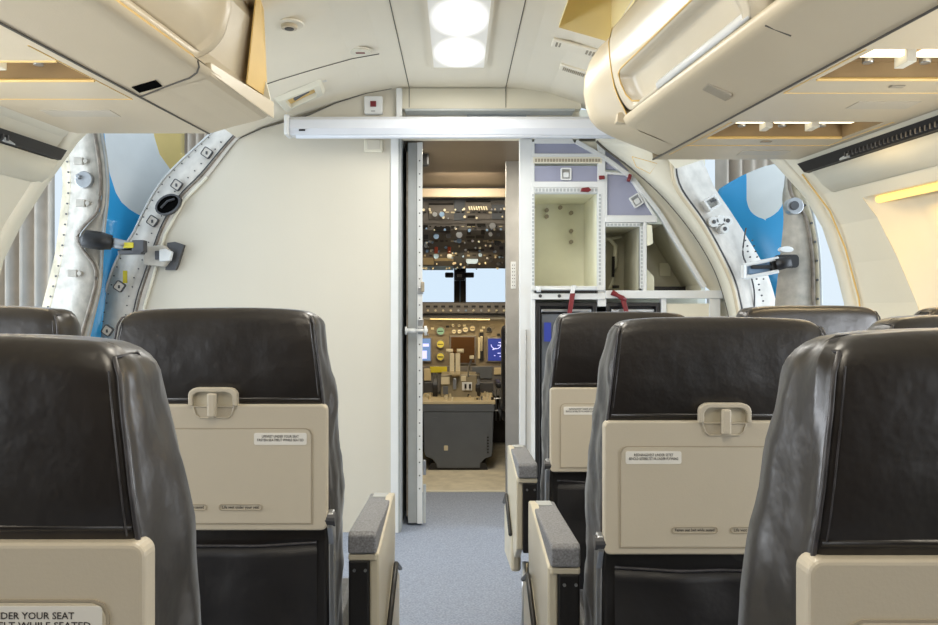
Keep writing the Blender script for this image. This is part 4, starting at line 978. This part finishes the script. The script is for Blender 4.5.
for x in (452.0, 457.8):
    lv = MB().box(X(x - 2.4, 6.0), X(x + 2.4, 6.0), 6.0, 6.05, Z(374, 6.0), Z(353, 6.0)).build('thrust_lever', M['knobw'], pd, bevel=.004)
    s = -1 if x < 455 else 1
    MB().cyl((X(x - 1 + (-5 if s < 0 else 0), 6.0), 6.02, Z(350.5, 6.0)), (X(x + 1 + (5 if s > 0 else 0), 6.0), 6.02, Z(350.5, 6.0)), .016, 12).build('lever_grip', M['knobw'], lv, smooth=True)
    MB().box(X(x - 2, 6.0), X(x + 2, 6.0), 5.96, 6.0, Z(374, 6.0), Z(370, 6.0)).build('lever_foot', M['panelb'], lv)
mb = MB(); mb.tube([P(468, 376, 6.05), P(469, 366, 6.03), P(472, 357, 6.0)], [.008, .007, .007], 8); fl = mb.build('flap_lever', M['metal'], pd, smooth=True)
MB().box(X(469.5, 6), X(474, 6), 5.98, 6.02, Z(358.5, 6), Z(355, 6)).build('lever_grip', M['knobw'], fl, bevel=.004)
for a, b, c, e, m in ((441, 450, 377, 384, 'knobw'), (452, 460, 372, 376, 'panelb'), (453, 456.5, 378, 389, 'metal'), (461, 466, 376, 381, 'knobw'), (462, 472, 382, 390, 'galley'), (443, 448, 386, 394, 'pedestal')):
    MB().box(X(a, 6.03), X(b, 6.03), 6.035, 6.055, Z(e, 6.03), Z(c, 6.03)).build('quadrant_plate', M[m], tq, bevel=.002)
for x in (464.5, 469): MB().box(X(x, 6.03), X(x + 2, 6.03), 6.02, 6.036, Z(388, 6.03), Z(383.5, 6.03)).build('cutoff_switch', M['black'], tq)
# pilot seats to either side
for s, lab in ((-1, 'dark cockpit pilot seat at the left of the pedestal'), (1, 'dark cockpit pilot seat at the right of the pedestal')):
    x = s * .52 + .01; ps_ = root('pilot_seat', (x, 5.9, .0), lab, 'seat')
    MB().box(x - .22, x + .22, 5.72, 6.15, .36, .46).build('seat_cushion', M['pocketl'], ps_, bevel=.03)
    MB().box(x - .22, x + .22, 5.62, 5.73, .44, 1.05).build('backrest', M['pocketl'], ps_, bevel=.03)
    MB().box(x - .16, x + .16, 5.72, 6.1, .0, .36).build('seat_base', M['ckdark'], ps_, bevel=.01)
    MB().box(x - s * .235 - .02, x - s * .235 + .02, 5.7, 6.0, .60, .64).build('armrest', M['black'], ps_, bevel=.01)

# ================================================================= GALLEY
G = 4.2
gx = lambda p: X(p, G); gz = lambda p: Z(p, G)
ga = root('galley', (1.0, G + .2, 0), 'white galley cabinet with open cream compartments and lilac panels right of the doorway', 'galley')
mb = MB()
FN = [0]
def fb(a, b, c, e, y0=G, y1=G + .03, mi=0): FN[0] += 1; mb.box(gx(a), gx(b), y0 - .0007 * FN[0], y1 + .0007 * FN[0], gz(e), gz(c), mi)
fb(531, 534.6, 141, 300); fb(597.6, 605.4, 128, 300); fb(531, 605, 181, 187); fb(531, 605, 153, 156.5)
fb(531, 605, 285.5, 290, G - .01); fb(531, 605, 293, 299, G - .01); fb(534.6, 597.6, 192, 193, G + .01)
fb(605, 657, 216, 222); fb(643, 646.5, 222, 291); fb(605, 722, 290, 298, G - .012); fb(597.6, 606, 298, 306)
fb(661, 666, 298, 480); fb(709, 720, 298, 480); fb(531, 535, 298, 480); 
fr = mb.build('frame', M['galley'], ga, bevel=.003)
# slanted outer frame
mb = MB(); 
def strip(pts, wd, y0, y1):
    for a, b in zip(pts, pts[1:]):
        a = Vector((gx(a[0]), 0, gz(a[1]))); b = Vector((gx(b[0]), 0, gz(b[1]))); n = (b - a).normalized(); n = Vector((-n.z, 0, n.x)) * wd
        p = [a - n, b - n, b + n, a + n]; mb.hexa([(q.x, y0, q.z) for q in p] + [(q.x, y1, q.z) for q in p])
strip([(576, 141), (606, 158), (632, 177), (660, 213), (705, 287)], .012, G - .005, G + .03); mb.build('slanted_frame', M['galley'], ga, bevel=.003)
# filler between slanted frame and the door arch
cc = [(596, 141), (605.7, 150), (631, 168), (660, 193.6), (692, 232), (714.5, 270.5), (727, 309), (733, 345), (735, 400), (728, 520)]
inn = [(720, 520), (720, 298), (708, 290), (660, 213), (632, 177), (606, 158), (580, 141)]
mb = MB(); L1 = [(a, b) for a, b in cc]; Lr = resamp(sm(L1), 30); Li = resamp(inn[::-1], 30)
mb.grid([[P(a, b, G + .02) for a, b in Lr], [P(a, b, G + .03) for a, b in Li]]); mb.build('side_filler', M['cream'], ga, solid=.004)
def panel(q, m, name, y=G + .008, th=.02): return MB().prism([(gx(a), gz(b)) for a, b in q], y, y + th).build(name, M[m], ga, bevel=.002)
panel([(534.6, 141), (578, 141), (600, 153), (534.6, 153)], 'gblue', 'upper_panel')
panel([(534.6, 135), (570, 135), (575, 143), (534.6, 143)], 'galley', 'upper_rail', G - .002)
p1 = panel([(534.6, 165), (597.6, 165), (597.6, 181), (534.6, 181)], 'gblue', 'cupboard_door')
panel([(533, 156.5), (602, 156.5), (602, 163), (533, 163)], 'cream', 'vent_rail', G - .004)
mb = MB()
for k in range(22): mb.box(gx(535 + k * 3), gx(536.8 + k * 3), G - .008, G - .003, gz(161.5), gz(158.5))
mb.build('vent_slots', M['trayd'], ga)
p2 = panel([(606.5, 173), (628, 175), (654, 215), (606.5, 215)], 'gblue', 'cupboard_door', G + .012)
mb = MB(); ring(mb, [(gx(a), gz(b)) for a, b in ((605, 171), (629, 173), (657, 217), (605, 217))], .012, G, G + .02); mb.build('door_frame', M['galley'], ga, bevel=.002)
panel([(606, 150), (612, 152), (630, 170), (606, 168)], 'gblue', 'corner_panel', G + .015)
def latch(px, py, ang, parent):
    c = Vector((gx(px), 0, gz(py))); mb = MB()
    def rot(poly): return [(c.x + a * math.cos(ang) - b * math.sin(ang), c.z + a * math.sin(ang) + b * math.cos(ang)) for a, b in poly]
    n = ring(mb, rot(rr(-.028, .028, -.032, .032, .006, 2)), .007, G - .004, G + .012); mb.prism(n, G + .004, G + .012, 1); mb.prism(rot(rr(-.014, .014, -.018, .008, .004, 2)), G - .004, G + .01, 0)
    return mb.build('latch', [M['galley'], M['metal']], parent, bevel=.001)
latch(566, 173.5, 0, p1); latch(636.5, 200, .55, p2)
def comp(x0, x1, z0, z1, m, dep, name):
    mb = MB(); a, b, c, e = gx(x0), gx(x1), gz(z1), gz(z0); y0, y1 = G + .03, G + dep
    for q in ([(a, y1, c), (b, y1, c), (b, y1, e), (a, y1, e)], [(a, y0, c), (a, y1, c), (a, y1, e), (a, y0, e)], [(b, y0, c), (b, y1, c), (b, y1, e), (b, y0, e)],
              [(a, y0, c), (b, y0, c), (b, y1, c), (a, y1, c)], [(a, y0, e), (b, y0, e), (b, y1, e), (a, y1, e)]): mb.add(q, [(0, 1, 2, 3)])
    return mb.build(name, M[m], ga)
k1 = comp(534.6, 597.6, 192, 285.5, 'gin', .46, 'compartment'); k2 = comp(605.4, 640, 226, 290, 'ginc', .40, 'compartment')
# vent strips
for a, b, c, e, nx, nz in ((534.6, 597.6, 187.3, 192, 18, 1), (531.6, 534.4, 193, 285, 1, 24), (598.2, 601.2, 193, 285, 1, 24), (606, 640, 222.5, 226, 9, 1), (640, 643, 226, 288, 1, 16)):
    MB().box(gx(a), gx(b), G - .004, G + .012, gz(e), gz(c)).build('vent_strip', M['galley'], ga)
    mb = MB()
    for i in range(nx):
        for j in range(nz):
            w_, h_ = (b - a) / nx, (e - c) / nz
            mb.box(gx(a + w_ * (i + .18)), gx(a + w_ * (i + .82)), G - .006, G - .003, gz(c + h_ * (j + .82)), gz(c + h_ * (j + .18)))
    mb.build('vent_slots', M['grey'], ga)
# triangular compartment
y0, y1 = G + .03, G + .40
T = [(646.5, 223), (666, 223), (703, 284), (703, 290), (646.5, 290)]; q = [(gx(a), gz(b)) for a, b in T]
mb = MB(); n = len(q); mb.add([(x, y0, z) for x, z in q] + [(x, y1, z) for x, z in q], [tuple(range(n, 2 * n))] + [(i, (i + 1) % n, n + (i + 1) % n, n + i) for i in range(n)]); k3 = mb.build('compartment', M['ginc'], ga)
MB().box(gx(655), gx(703), G + .32, G + .36, gz(290), gz(284)).build('dark_sill', M['black'], ga)
MB().prism([(gx(646.5), gz(266)), (gx(656), gz(276)), (gx(656), gz(290)), (gx(646.5), gz(290))], G + .04, G + .3).build('wedge', M['gin'], ga)
MB().prism([(gx(646.5), gz(224)), (gx(652), gz(225)), (gx(653), gz(243)), (gx(649), gz(245)), (gx(646.5), gz(245))], G - .004, G + .02).build('catch_plate', M['gin'], ga, bevel=.003)
mb = MB()
mb.tube([(gx(614), G + .36, gz(232)), (gx(622), G + .34, gz(233)), (gx(628), G + .33, gz(240)), (gx(628), G + .33, gz(262)), (gx(625), G + .33, gz(280)), (gx(622), G + .33, gz(287))], .012, 8)
mb.tube([(gx(612), G + .36, gz(235)), (gx(635), G + .34, gz(230))], .008, 8); mb.build('drain_hose', M['gin'], ga, smooth=True)
mb = MB(); mb.tube([(gx(624.5), G + .30, gz(252)), (gx(624), G + .30, gz(274))], .009, 6); mb.cyl((gx(627), G + .3, gz(286)), (gx(627), G + .3, gz(283)), .02, 10); mb.build('hose_clip', M['black'], ga)
mb = MB()
for x, y in ((541, 196), (556, 199), (556, 206), (571, 196), (583, 202), (583, 222), (583, 234)): mb.cyl((gx(x), G + .43, gz(y)), (gx(x), G + .45, gz(y)), .012, 10)
mb.build('bolt_heads', M['trayd'], ga)
MB().box(gx(536), gx(596), G - .012, G, gz(293.5), gz(289.8)).build('dark_slot', M['black'], ga)
mb = MB(); mb.cyl((gx(537), G - .03, gz(288.5)), (gx(596), G - .03, gz(288.5)), .008, 8); mb.cyl((gx(536), G - .03, gz(289)), (gx(540), G - .03, gz(289)), .016, 10); mb.build('retainer_rod', M['galley'], ga, smooth=True)
mb = MB()
for x, y in ((559, 295.5), (540, 295.5), (632, 294), (690, 294)): mb.cyl((gx(x), G - .016, gz(y)), (gx(x), G - .01, gz(y)), .009, 10)
mb.build('screws', M['dmetal'], ga)
for q in ([(581, 188), (588, 187), (591, 190), (588, 192), (580, 191.5)], [(598.5, 175.5), (604, 175.5), (604.5, 179), (598.5, 179.5)]):
    MB().prism([(gx(a), gz(b)) for a, b in q], G - .02, G - .004).build('red_turn_catch', M['red'], ga, bevel=.003)
MB().prism([(gx(a), gz(b)) for a, b in ((628, 174), (631, 175), (629, 182), (626, 181))], G - .03, G - .004).build('red_turn_catch', M['red'], ga, bevel=.003)
for a in ((571, 285, 568, 314), (621, 292, 625, 313)):
    MB().prism([(gx(x), gz(y)) for x, y in ((a[0] - 2, a[1] + 8), (a[0] + 3, a[1] + 8), (a[2] + 2.5, a[3]), (a[2] - 2, a[3]))], G - .05, G - .035).build('red_turn_catch', M['red'], ga, bevel=.003)
MB().prism([(gx(x), gz(y)) for x, y in ((569, 293), (571, 285), (575, 285), (573, 294))], G - .045, G - .03).build('clear_tab', M['galley'], ga, bevel=.002)
MB().tube([(gx(611), G - .03, gz(292)), (gx(616), G - .04, gz(295)), (gx(621), G - .045, gz(298)), (gx(624), G - .04, gz(300))], [.016, .010, .014, .012], 8).build('red_turn_catch', M['red'], ga)
MB().box(gx(703), gx(711), G - .016, G - .011, gz(297), gz(290.5)).build('blue_patch', M['gblue'], ga)
mb = MB(); mb.box(gx(678), gx(690), y1 - .015, y1 - .01, gz(272), gz(258)); mb.build('label', M['gin'], ga)
# backs so nothing shows through around compartments
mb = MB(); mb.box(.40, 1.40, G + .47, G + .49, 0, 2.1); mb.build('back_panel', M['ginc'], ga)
mb = MB(); mb.box(gx(666), gx(709), G + .0, G + .02, gz(480), gz(303)); mb.build('lower_panel', M['cream'], ga, bevel=.003)
mb = MB(); mb.box(.40, 1.40, G + .03, G + .46, .985 + .22, 1.235); 
# trolleys
def trolley(x0, x1, lab):
    t = root('service_trolley', (gx((x0 + x1) / 2), G + .2, .02), lab, 'trolley', 'trolleys under the galley counter')
    a, b = gx(x0), gx(x1); zt = gz(302)
    MB().box(a, b, G + .04, G + .45, .10, zt - .02).build('body', M['black'], t, bevel=.004)
    mb = MB(); ring(mb, [(a, .08), (b, .08), (b, zt), (a, zt)], .022, G + .0, G + .04); mb.build('door_frame', M['black'], t, bevel=.004)
    MB().box(a + .03, b - .03, G + .02, G + .039, .12, zt - .06).build('door', M['pedestal'], t, bevel=.004)
    MB().box(a + .03, b - .03, G + .005, G + .02, zt - .05, zt - .035).build('handle_rail', M['metal'], t, bevel=.003)
    for xx in (a + .04, b - .04):
        MB().cyl((xx - .01, G + .1, .06), (xx + .01, G + .1, .06), .04, 14).build('castor', M['black'], t)
        MB().cyl((xx - .01, G + .4, .06), (xx + .01, G + .4, .06), .04, 14).build('castor', M['black'], t)
    return t
trolley(536, 597, 'black framed service trolley under the galley, nearest the doorway')
trolley(606, 660, 'black framed service trolley under the galley, right of the first')
tag(MB().box(gx(544), gx(551), G - .006, G - .002 + .006, gz(341), gz(322)).build('blue_sheet', M['paper']), 'small deep blue sheet on the front of the galley trolley nearest the doorway', 'sheet')

# ================================================================= SEATS
def lerp(a, b, t): return a + (b - a) * t
def tab(t, z): return interp(t, z)
HRr = [(.42, .210), (.6, .210), (.7, .2095), (.8, .208), (.90, .2045), (.955, .200), (1.0, .1955), (1.04, .191), (1.08, .186), (1.128, .179)]
def seat(x, y, dz, side, label, arm=True, place='en', wr=0, tz=0):
    """x centre, y of the tray's rear face, side=+1 when the aisle is at -x"""
    t = root('passenger_seat', (x, y + .25, 0), label, 'seat', 'black leather passenger seats')
    top = 1.128 + dz
    seedv = Vector((x * 3.1, y * 2.7, wr))
    def yr(z): return tab([(.42, .026), (.70, .014), (.90, .008), (.962, -.002), (1.0, -.006), (1.07, -.004), (1.128, .004)], z)
    def yfr(z): return tab([(.42, .13), (.6, .125), (.8, .12), (.95, .105), (1.05, .10), (1.128, .088)], z)
    def hw(z): return tab(HRr, z)
    # ---- backrest
    levels = [.44 + (top - .03 - dz - .44) * k / 44 for k in range(45)]
    rows = []
    def section(z, shr, zz):
        h = hw(z) - shr; u_ = min(1, (1.16 - z) / .30); hf = hw(z) + .013 + .008 * u_ * (2 - u_) - shr * .8; a = yr(z) + shr * .75; b = yfr(z) - shr * 1.0
        cs = [(-h, a, .010), (h, a, .010), (hf, b, .040), (-hf, b, .040)]
        pts = []
        for i in range(4):
            p = Vector(cs[i][:2]); pr_ = Vector(cs[i - 1][:2]); nx = Vector(cs[(i + 1) % 4][:2]); r = cs[i][2]
            s = p + (pr_ - p).normalized() * r; e = p + (nx - p).normalized() * r
            for k in range(5):
                u = k / 4; pts.append((s * (1 - u) ** 2 + p * 2 * u * (1 - u) + e * u * u))
            q = Vector(cs[(i + 1) % 4][:2]); r2 = cs[(i + 1) % 4][2]; e2 = q + (p - q).normalized() * r2
            m_ = 11
            for k in range(1, m_): pts.append(e.lerp(e2, k / m_))
        out = []
        for v in pts:
            z3 = zz; w3 = Vector((v.x * 1, v.y, z3))
            gus = v.y > a + .012 and v.y < b - .01; amp = .0060 if gus else .0016
            n1 = noise.noise((w3 + seedv) * 9) * amp + noise.noise(Vector((v.x * 22, v.y * 30, z3 * 11)) + seedv) * amp * .7 + (noise.noise(Vector((v.y * 14, z3 * 26 - v.y * 30, 7)) + seedv) * .0035 if gus else 0)
            cz_ = max(0, min(1, (zz - 1.0) / .11)); crown = -.010 * (abs(v.x) / hw(1.1)) ** 4 * cz_ * cz_ * (3 - 2 * cz_)
            dn = Vector((v.x, v.y - (a + b) / 2)).normalized()
            out.append((x + v.x + dn.x * n1, y + v.y + dn.y * n1, z3 + crown + (n1 * .5 if z > 1.08 else 0)))
        return out
    for z in levels: rows.append(section(z, 0, z + dz * (z - .44) / .66))
    for k in range(1, 7):
        a = PI / 2 * k / 6; rows.append(section(1.10, .030 * (1 - math.cos(a)), top - .03 + .03 * math.sin(a)))
    last = rows[-1]; cx_ = sum(p[0] for p in last) / len(last); cy_ = sum(p[1] for p in last) / len(last)
    for k in (.7, .4, .1): rows.append([(cx_ + (p[0] - cx_) * k, cy_ + (p[1] - cy_) * k, lerp(top + .001, p[2], k)) for p in last])
    back = MB().grid(rows, 0, True).build('backrest', M['leather'], t, smooth=True)
    for s in (-1, 1):
        mb = MB(); pts = [(x + s * (hw(z) + .000), y + yr(z) + .001, z + dz * (z - .44) / .66) for z in [.70 + (1.095 - .70) * k / 14 for k in range(15)]]
        pts += [(x + s * (hw(1.1) - .006), y + yr(1.1) + .006, top - .018)]
        mb.tube(pts, .0022, 6); mb.build('piping', M['piping'], back, smooth=True)
        p = [(x + s * (hw(z) - .0075), y + yr(z) - .0004, z + dz * (z - .44) / .66) for z in [.97 + .13 * k / 6 for k in range(7)]]
        MB().tube(p, .0009, 5).build('stitching', M['piping'], back)
        MB().tube([(x + s * (hw(1.1) - .006), y + yr(1.1) + .006, top - .018), (x + s * (hw(1.1) - .006), y + .05, top - .0155), (x + s * (hw(1.1)), y + yfr(1.1) - .02, top - .034)], .0016, 5).build('piping', M['piping'], back, smooth=True)
    # welt at the bottom of the headrest cover
    MB().tube([(x - .194, y - .001, .960 + tz), (x + .194, y - .001, .960 + tz)], .0035, 6).build('lower_welt', M['leather'], back, smooth=True)
    # ---- tray table
    z1 = .951 + tz; z0 = .718 + tz; h = .2085
    tr = MB().prism(rr(x - h, x + h, z0, z1, .011), y - .013, y + .012).build('tray_table', M['tray'], t, bevel=.004, seg=3)
    mb = MB(); q = rr(x - .178, x + .178, z0 + .0, z1 - .043, .012)
    q = [(x - .182, z0 + .012), (x + .182, z0 + .012)] + [(x + .182, z1 - .055), (x + .178, z1 - .046), (x + .170, z1 - .043), (x - .170, z1 - .043), (x - .178, z1 - .046), (x - .182, z1 - .055)]
    ring(mb, q, .0022, y - .0145, y - .012); mb.build('panel_line', M['trayd'], tr)
    q = [(x - .1797, z0 + .0143), (x + .1797, z0 + .0143)] + [(x + .1797, z1 - .057), (x + .176, z1 - .0485), (x + .169, z1 - .0455), (x - .169, z1 - .0455), (x - .176, z1 - .0485), (x - .1797, z1 - .057)]
    MB().prism(q, y - .0150, y - .0125).build('inner_panel', M['tray'], tr, bevel=.001)
    # latch
    mb = MB(); ring(mb, [(x - .040, z1 - .002), (x - .034, z1 - .020), (x - .026, z1 - .026), (x + .026, z1 - .026), (x + .034, z1 - .020), (x + .040, z1 - .002)], .003, y - .0155, y - .0125); mb.build('latch_recess', M['tray'], tr, bevel=.0012)
    mb = MB(); arcp = [(x - .045, z1 - .002)] + [(x - .045 + .018 * (1 - math.cos(a)), z1 + .018 + .014 * math.sin(a)) for a in [PI / 2 * k / 5 for k in range(6)]] + [(x + .045 - .018 * (1 - math.cos(a)), z1 + .018 + .014 * math.sin(a)) for a in [PI / 2 * k / 5 for k in range(5, -1, -1)]] + [(x + .045, z1 - .002)]
    inn = [(x + (a - x) * .82, z1 - .002 + (b - z1 + .002) * .76) for a, b in arcp]
    n = len(arcp); vs = [(a, y - .022, b) for a, b in arcp] + [(a, y - .022, b) for a, b in inn] + [(a, y - .006, b) for a, b in arcp] + [(a, y - .006, b) for a, b in inn]; fs = []
    for i in range(n - 1): fs += [(i, i + 1, n + i + 1, n + i), (2 * n + i + 1, 2 * n + i, 3 * n + i, 3 * n + i + 1), (i, 2 * n + i, 2 * n + i + 1, i + 1), (n + i, n + i + 1, 3 * n + i + 1, 3 * n + i)]
    fs += [(0, n, 3 * n, 2 * n), (n - 1, 3 * n - 1, 4 * n - 1, 2 * n - 1)]
    mb.add(vs, fs); la = mb.build('latch', M['tray'], t, bevel=.002)
    MB().prism([(a, b) for a, b in inn], y - .012, y - .004).build('latch_back', M['armbody'], la)
    MB().box(x - .0075, x + .0075, y - .030, y - .015, z1 - .022, z1 + .022).build('latch_lever', M['tray'], la, bevel=.003)
    # placard
    if place == 'en': px0, px1 = x + .075, x + .172
    else: px0, px1 = x - .172, x - .075
    if place == 'big': px0, px1 = x + .035, x + .177
    pz1 = z1 - .052 if place != 'big' else z1 - .0475; pz0 = pz1 - .022 if place != 'big' else pz1 - .025
    pl = MB().prism(rr(px0, px1, pz0, pz1, .003, 2), y - .0158, y - .0148).build('placard', M['placard'], tr)
    L = (('LIFEVEST UNDER YOUR SEAT', 'FASTEN SEATBELT WHILE SEATED') if place != 'no' else ('REDNINGSVEST UNDER SETET', 'BEHOLD SETEBELTET PÅ UNDER FLYVNING'))
    cxp = (px0 + px1) / 2; hh = pz1 - pz0
    text(L[0], cxp, y - .0162, pz0 + hh * .70, hh * .30, tr, M['ink'], (px1 - px0) * .70)
    text(L[1], cxp, y - .0162, pz0 + hh * .40, hh * .30, tr, M['ink'], (px1 - px0) * .88)
    # moulded lower captions
    for cxs, s_ in ((-.052, 'Fasten seat belt while seated'), (.050, 'Life vest under your seat')):
        mb = MB(); ring(mb, rr(x + cxs - .040, x + cxs + .040, z0 + .038, z0 + .050, .0055, 4), .0016, y - .0165, y - .0145); mb.build('caption_frame', M['trayd'], tr)
        text(s_, x + cxs, y - .0156, z0 + .044, .0075, tr, M['ink'], .068)
    # tray arms and hinge blocks
    for s in (-1, 1):
        hx = x + s * .214
        ta = MB().prismx([(y - .008, z0 + .03), (y + .012, z0 + .035), (y + .03, z0 - .02), (y + .035, .50), (y + .02, .49), (y + .008, z0 - .03), (y - .010, z0 + .004)], hx - .006, hx + .006).build('tray_arm', M['metal'], t, bevel=.003)
        MB().cyl((hx - .010, y + .000, z0 + .018), (hx + .009, y + .000, z0 + .018), .013, 14).build('pivot', M['dmetal'], ta)
    # literature pocket
    rows = []
    for k in range(14):
        z = (z0 - .028) - k * .026; row = []
        for j in range(17):
            u = -1 + 2 * j / 16; bul = (1 - u ** 4) * (.010 + .012 * math.sin(PI * k / 13))
            n1 = noise.noise(Vector((u * 2.2, k * .35, 3)) + seedv) * .008
            row.append((x + u * .186, y + .012 - bul - n1, z + (-.004 * (1 - u * u) if k == 0 else 0)))
        rows.append(row)
    rows.insert(0, [(a, b + .012, c - .003) for a, b, c in rows[0]])
    pk = MB().grid(rows).build('literature_pocket', M['pocketl'], t, smooth=True)
    MB().tube(rows[1], .0028, 6).build('pocket_hem', M['piping'], pk, smooth=True)
    MB().box(x - .205, x + .205, y + .014, y + .05, .30, z0 + .01).build('back_shell', M['black'], t, bevel=.006)
    # cushion, beam, legs
    MB().box(x - .215, x + .215, y + .10, y + .56, .36, .47).build('seat_cushion', M['leather'], t, bevel=.035, seg=4)
    MB().box(x - .22, x + .22, y + .12, y + .52, .30, .36).build('seat_pan', M['black'], t, bevel=.01)
    for s in (-1, 1):
        lx = x + s * .16
        MB().tube([(lx, y + .16, .32), (lx, y + .10, .15), (lx, y + .06, .01)], .013, 8).build('leg', M['metal'], t, smooth=True)
        MB().tube([(lx, y + .44, .32), (lx, y + .46, .01)], .013, 8).build('leg', M['metal'], t, smooth=True)
    if arm:
        s = -side; lx = x + s * .262
        MB().tube([(lx, y + .16, .40), (lx + s * .004, y + .13, .33), (lx + s * .012, y + .10, .20), (lx + s * .010, y + .12, .06), (lx - s * .03, y + .14, .012)], .011, 8).build('leg', M['metal'], t, smooth=True)
        s = -side   # aisle direction
        xi = x + s * .232; xo = x + s * .288
        a, b = sorted((xi, xo)); yr_, yf_ = y + .10, y + .52
        # rotate slightly: front end leans
        zt = .700
        ar_ = MB().prismx([(yr_, zt - .040), (yr_ + .002, zt - .004), (yr_ + .012, zt + .002), (yf_ - .07, zt - .012), (yf_ - .01, zt - .012), (yf_, zt - .022), (yf_, zt - .030), (yr_ + .10, zt - .045)], a, b).build('armrest', M['armpad'], t, bevel=.006, seg=3)
        MB().box(a + .010, b - .010, yf_ - .055, yf_ - .012, zt - .013, zt - .0095).build('recline_plate', M['grey'], ar_, bevel=.002)
        # cream side shell
        bx = sorted((xo - s * .014, xo + s * .005))
        sh = MB().prismx([(yr_ + .01, zt - .042), (yr_ + .012, .45), (yr_ + .10, .40), (yf_ - .02, .44), (yf_ + .012, zt - .10), (yf_ + .006, zt - .014), (yf_ - .05, zt - .008), (yr_ + .25, zt - .02)], *bx).build('armrest_shell', M['armbody'], t, bevel=.004)
        MB().box(a, b, yr_ + .005, yr_ + .05, zt - .055, zt - .042).build('armrest_end', M['armbody'], ar_, bevel=.003)
        c_ = sorted((xi, xo - s * .014))
        bxo = MB().box(c_[0], c_[1], yr_ + .008, yr_ + .12, .44, zt - .055).build('armrest_post', M['black'], t, bevel=.004)
        for k, zz in enumerate((zt - .075,)):
            for dx in (.012, .034): MB().cyl((c_[0] + dx, yr_ + .009, zz), (c_[0] + dx, yr_ + .005, zz), .0032, 8).build('rivet', M['metal'], bxo)
        bw = sorted((xo - s * .02, xo + s * .012))
        MB().prismx([(yr_ + .15, .34), (yf_ + .06, .30), (yf_ + .07, .47), (yf_ - .08, .53), (yr_ + .16, .45)], *bw).build('side_shroud', M['armbody'], t, bevel=.01)
        MB().tube([(xo + s * .013, yr_ + .15, .455), (xo + s * .014, yf_ - .08, .535), (xo + s * .013, yf_ + .07, .475)], .006, 6).build('bumper', M['black'], t, smooth=True)
    return t
XR, XL = .464, -.450
seat(XR, .595, .0, 1, 'black leather aisle seat, nearest on the right, at the lower right corner', place='no', tz=.009)
seat(XL, .630, -.006, -1, 'black leather aisle seat, nearest on the left, at the lower left corner', place='big', tz=.011)
seat(XR, 1.405, .004, 1, 'black leather aisle seat in second row right, Norwegian placard on its beige tray', place='no', wr=2)
seat(XL, 1.490, .021, -1, 'black leather aisle seat in second row left, in front of the ivory partition', place='en', wr=3, tz=.019)
seat(XR, 2.215, .014, 1, 'black leather aisle seat in the third row, right in front of the galley', place='no', wr=4, tz=-.018)
seat(XL - .48, 1.490, .025, -1, 'black leather middle seat, only its top showing at far left', arm=False, wr=5, tz=.02)
seat(.945, 1.405, .008, 1, 'black leather middle seat, its top showing behind the nearest right seat', arm=False, place='no', wr=6)
seat(.985, 2.215, .032, 1, 'black leather middle seat in the third row, below the right doorway', arm=False, place='no', wr=7)
seat(1.49, 2.215, .030, 1, 'black leather window seat in the third row, at the right edge', arm=False, place='no', wr=8)
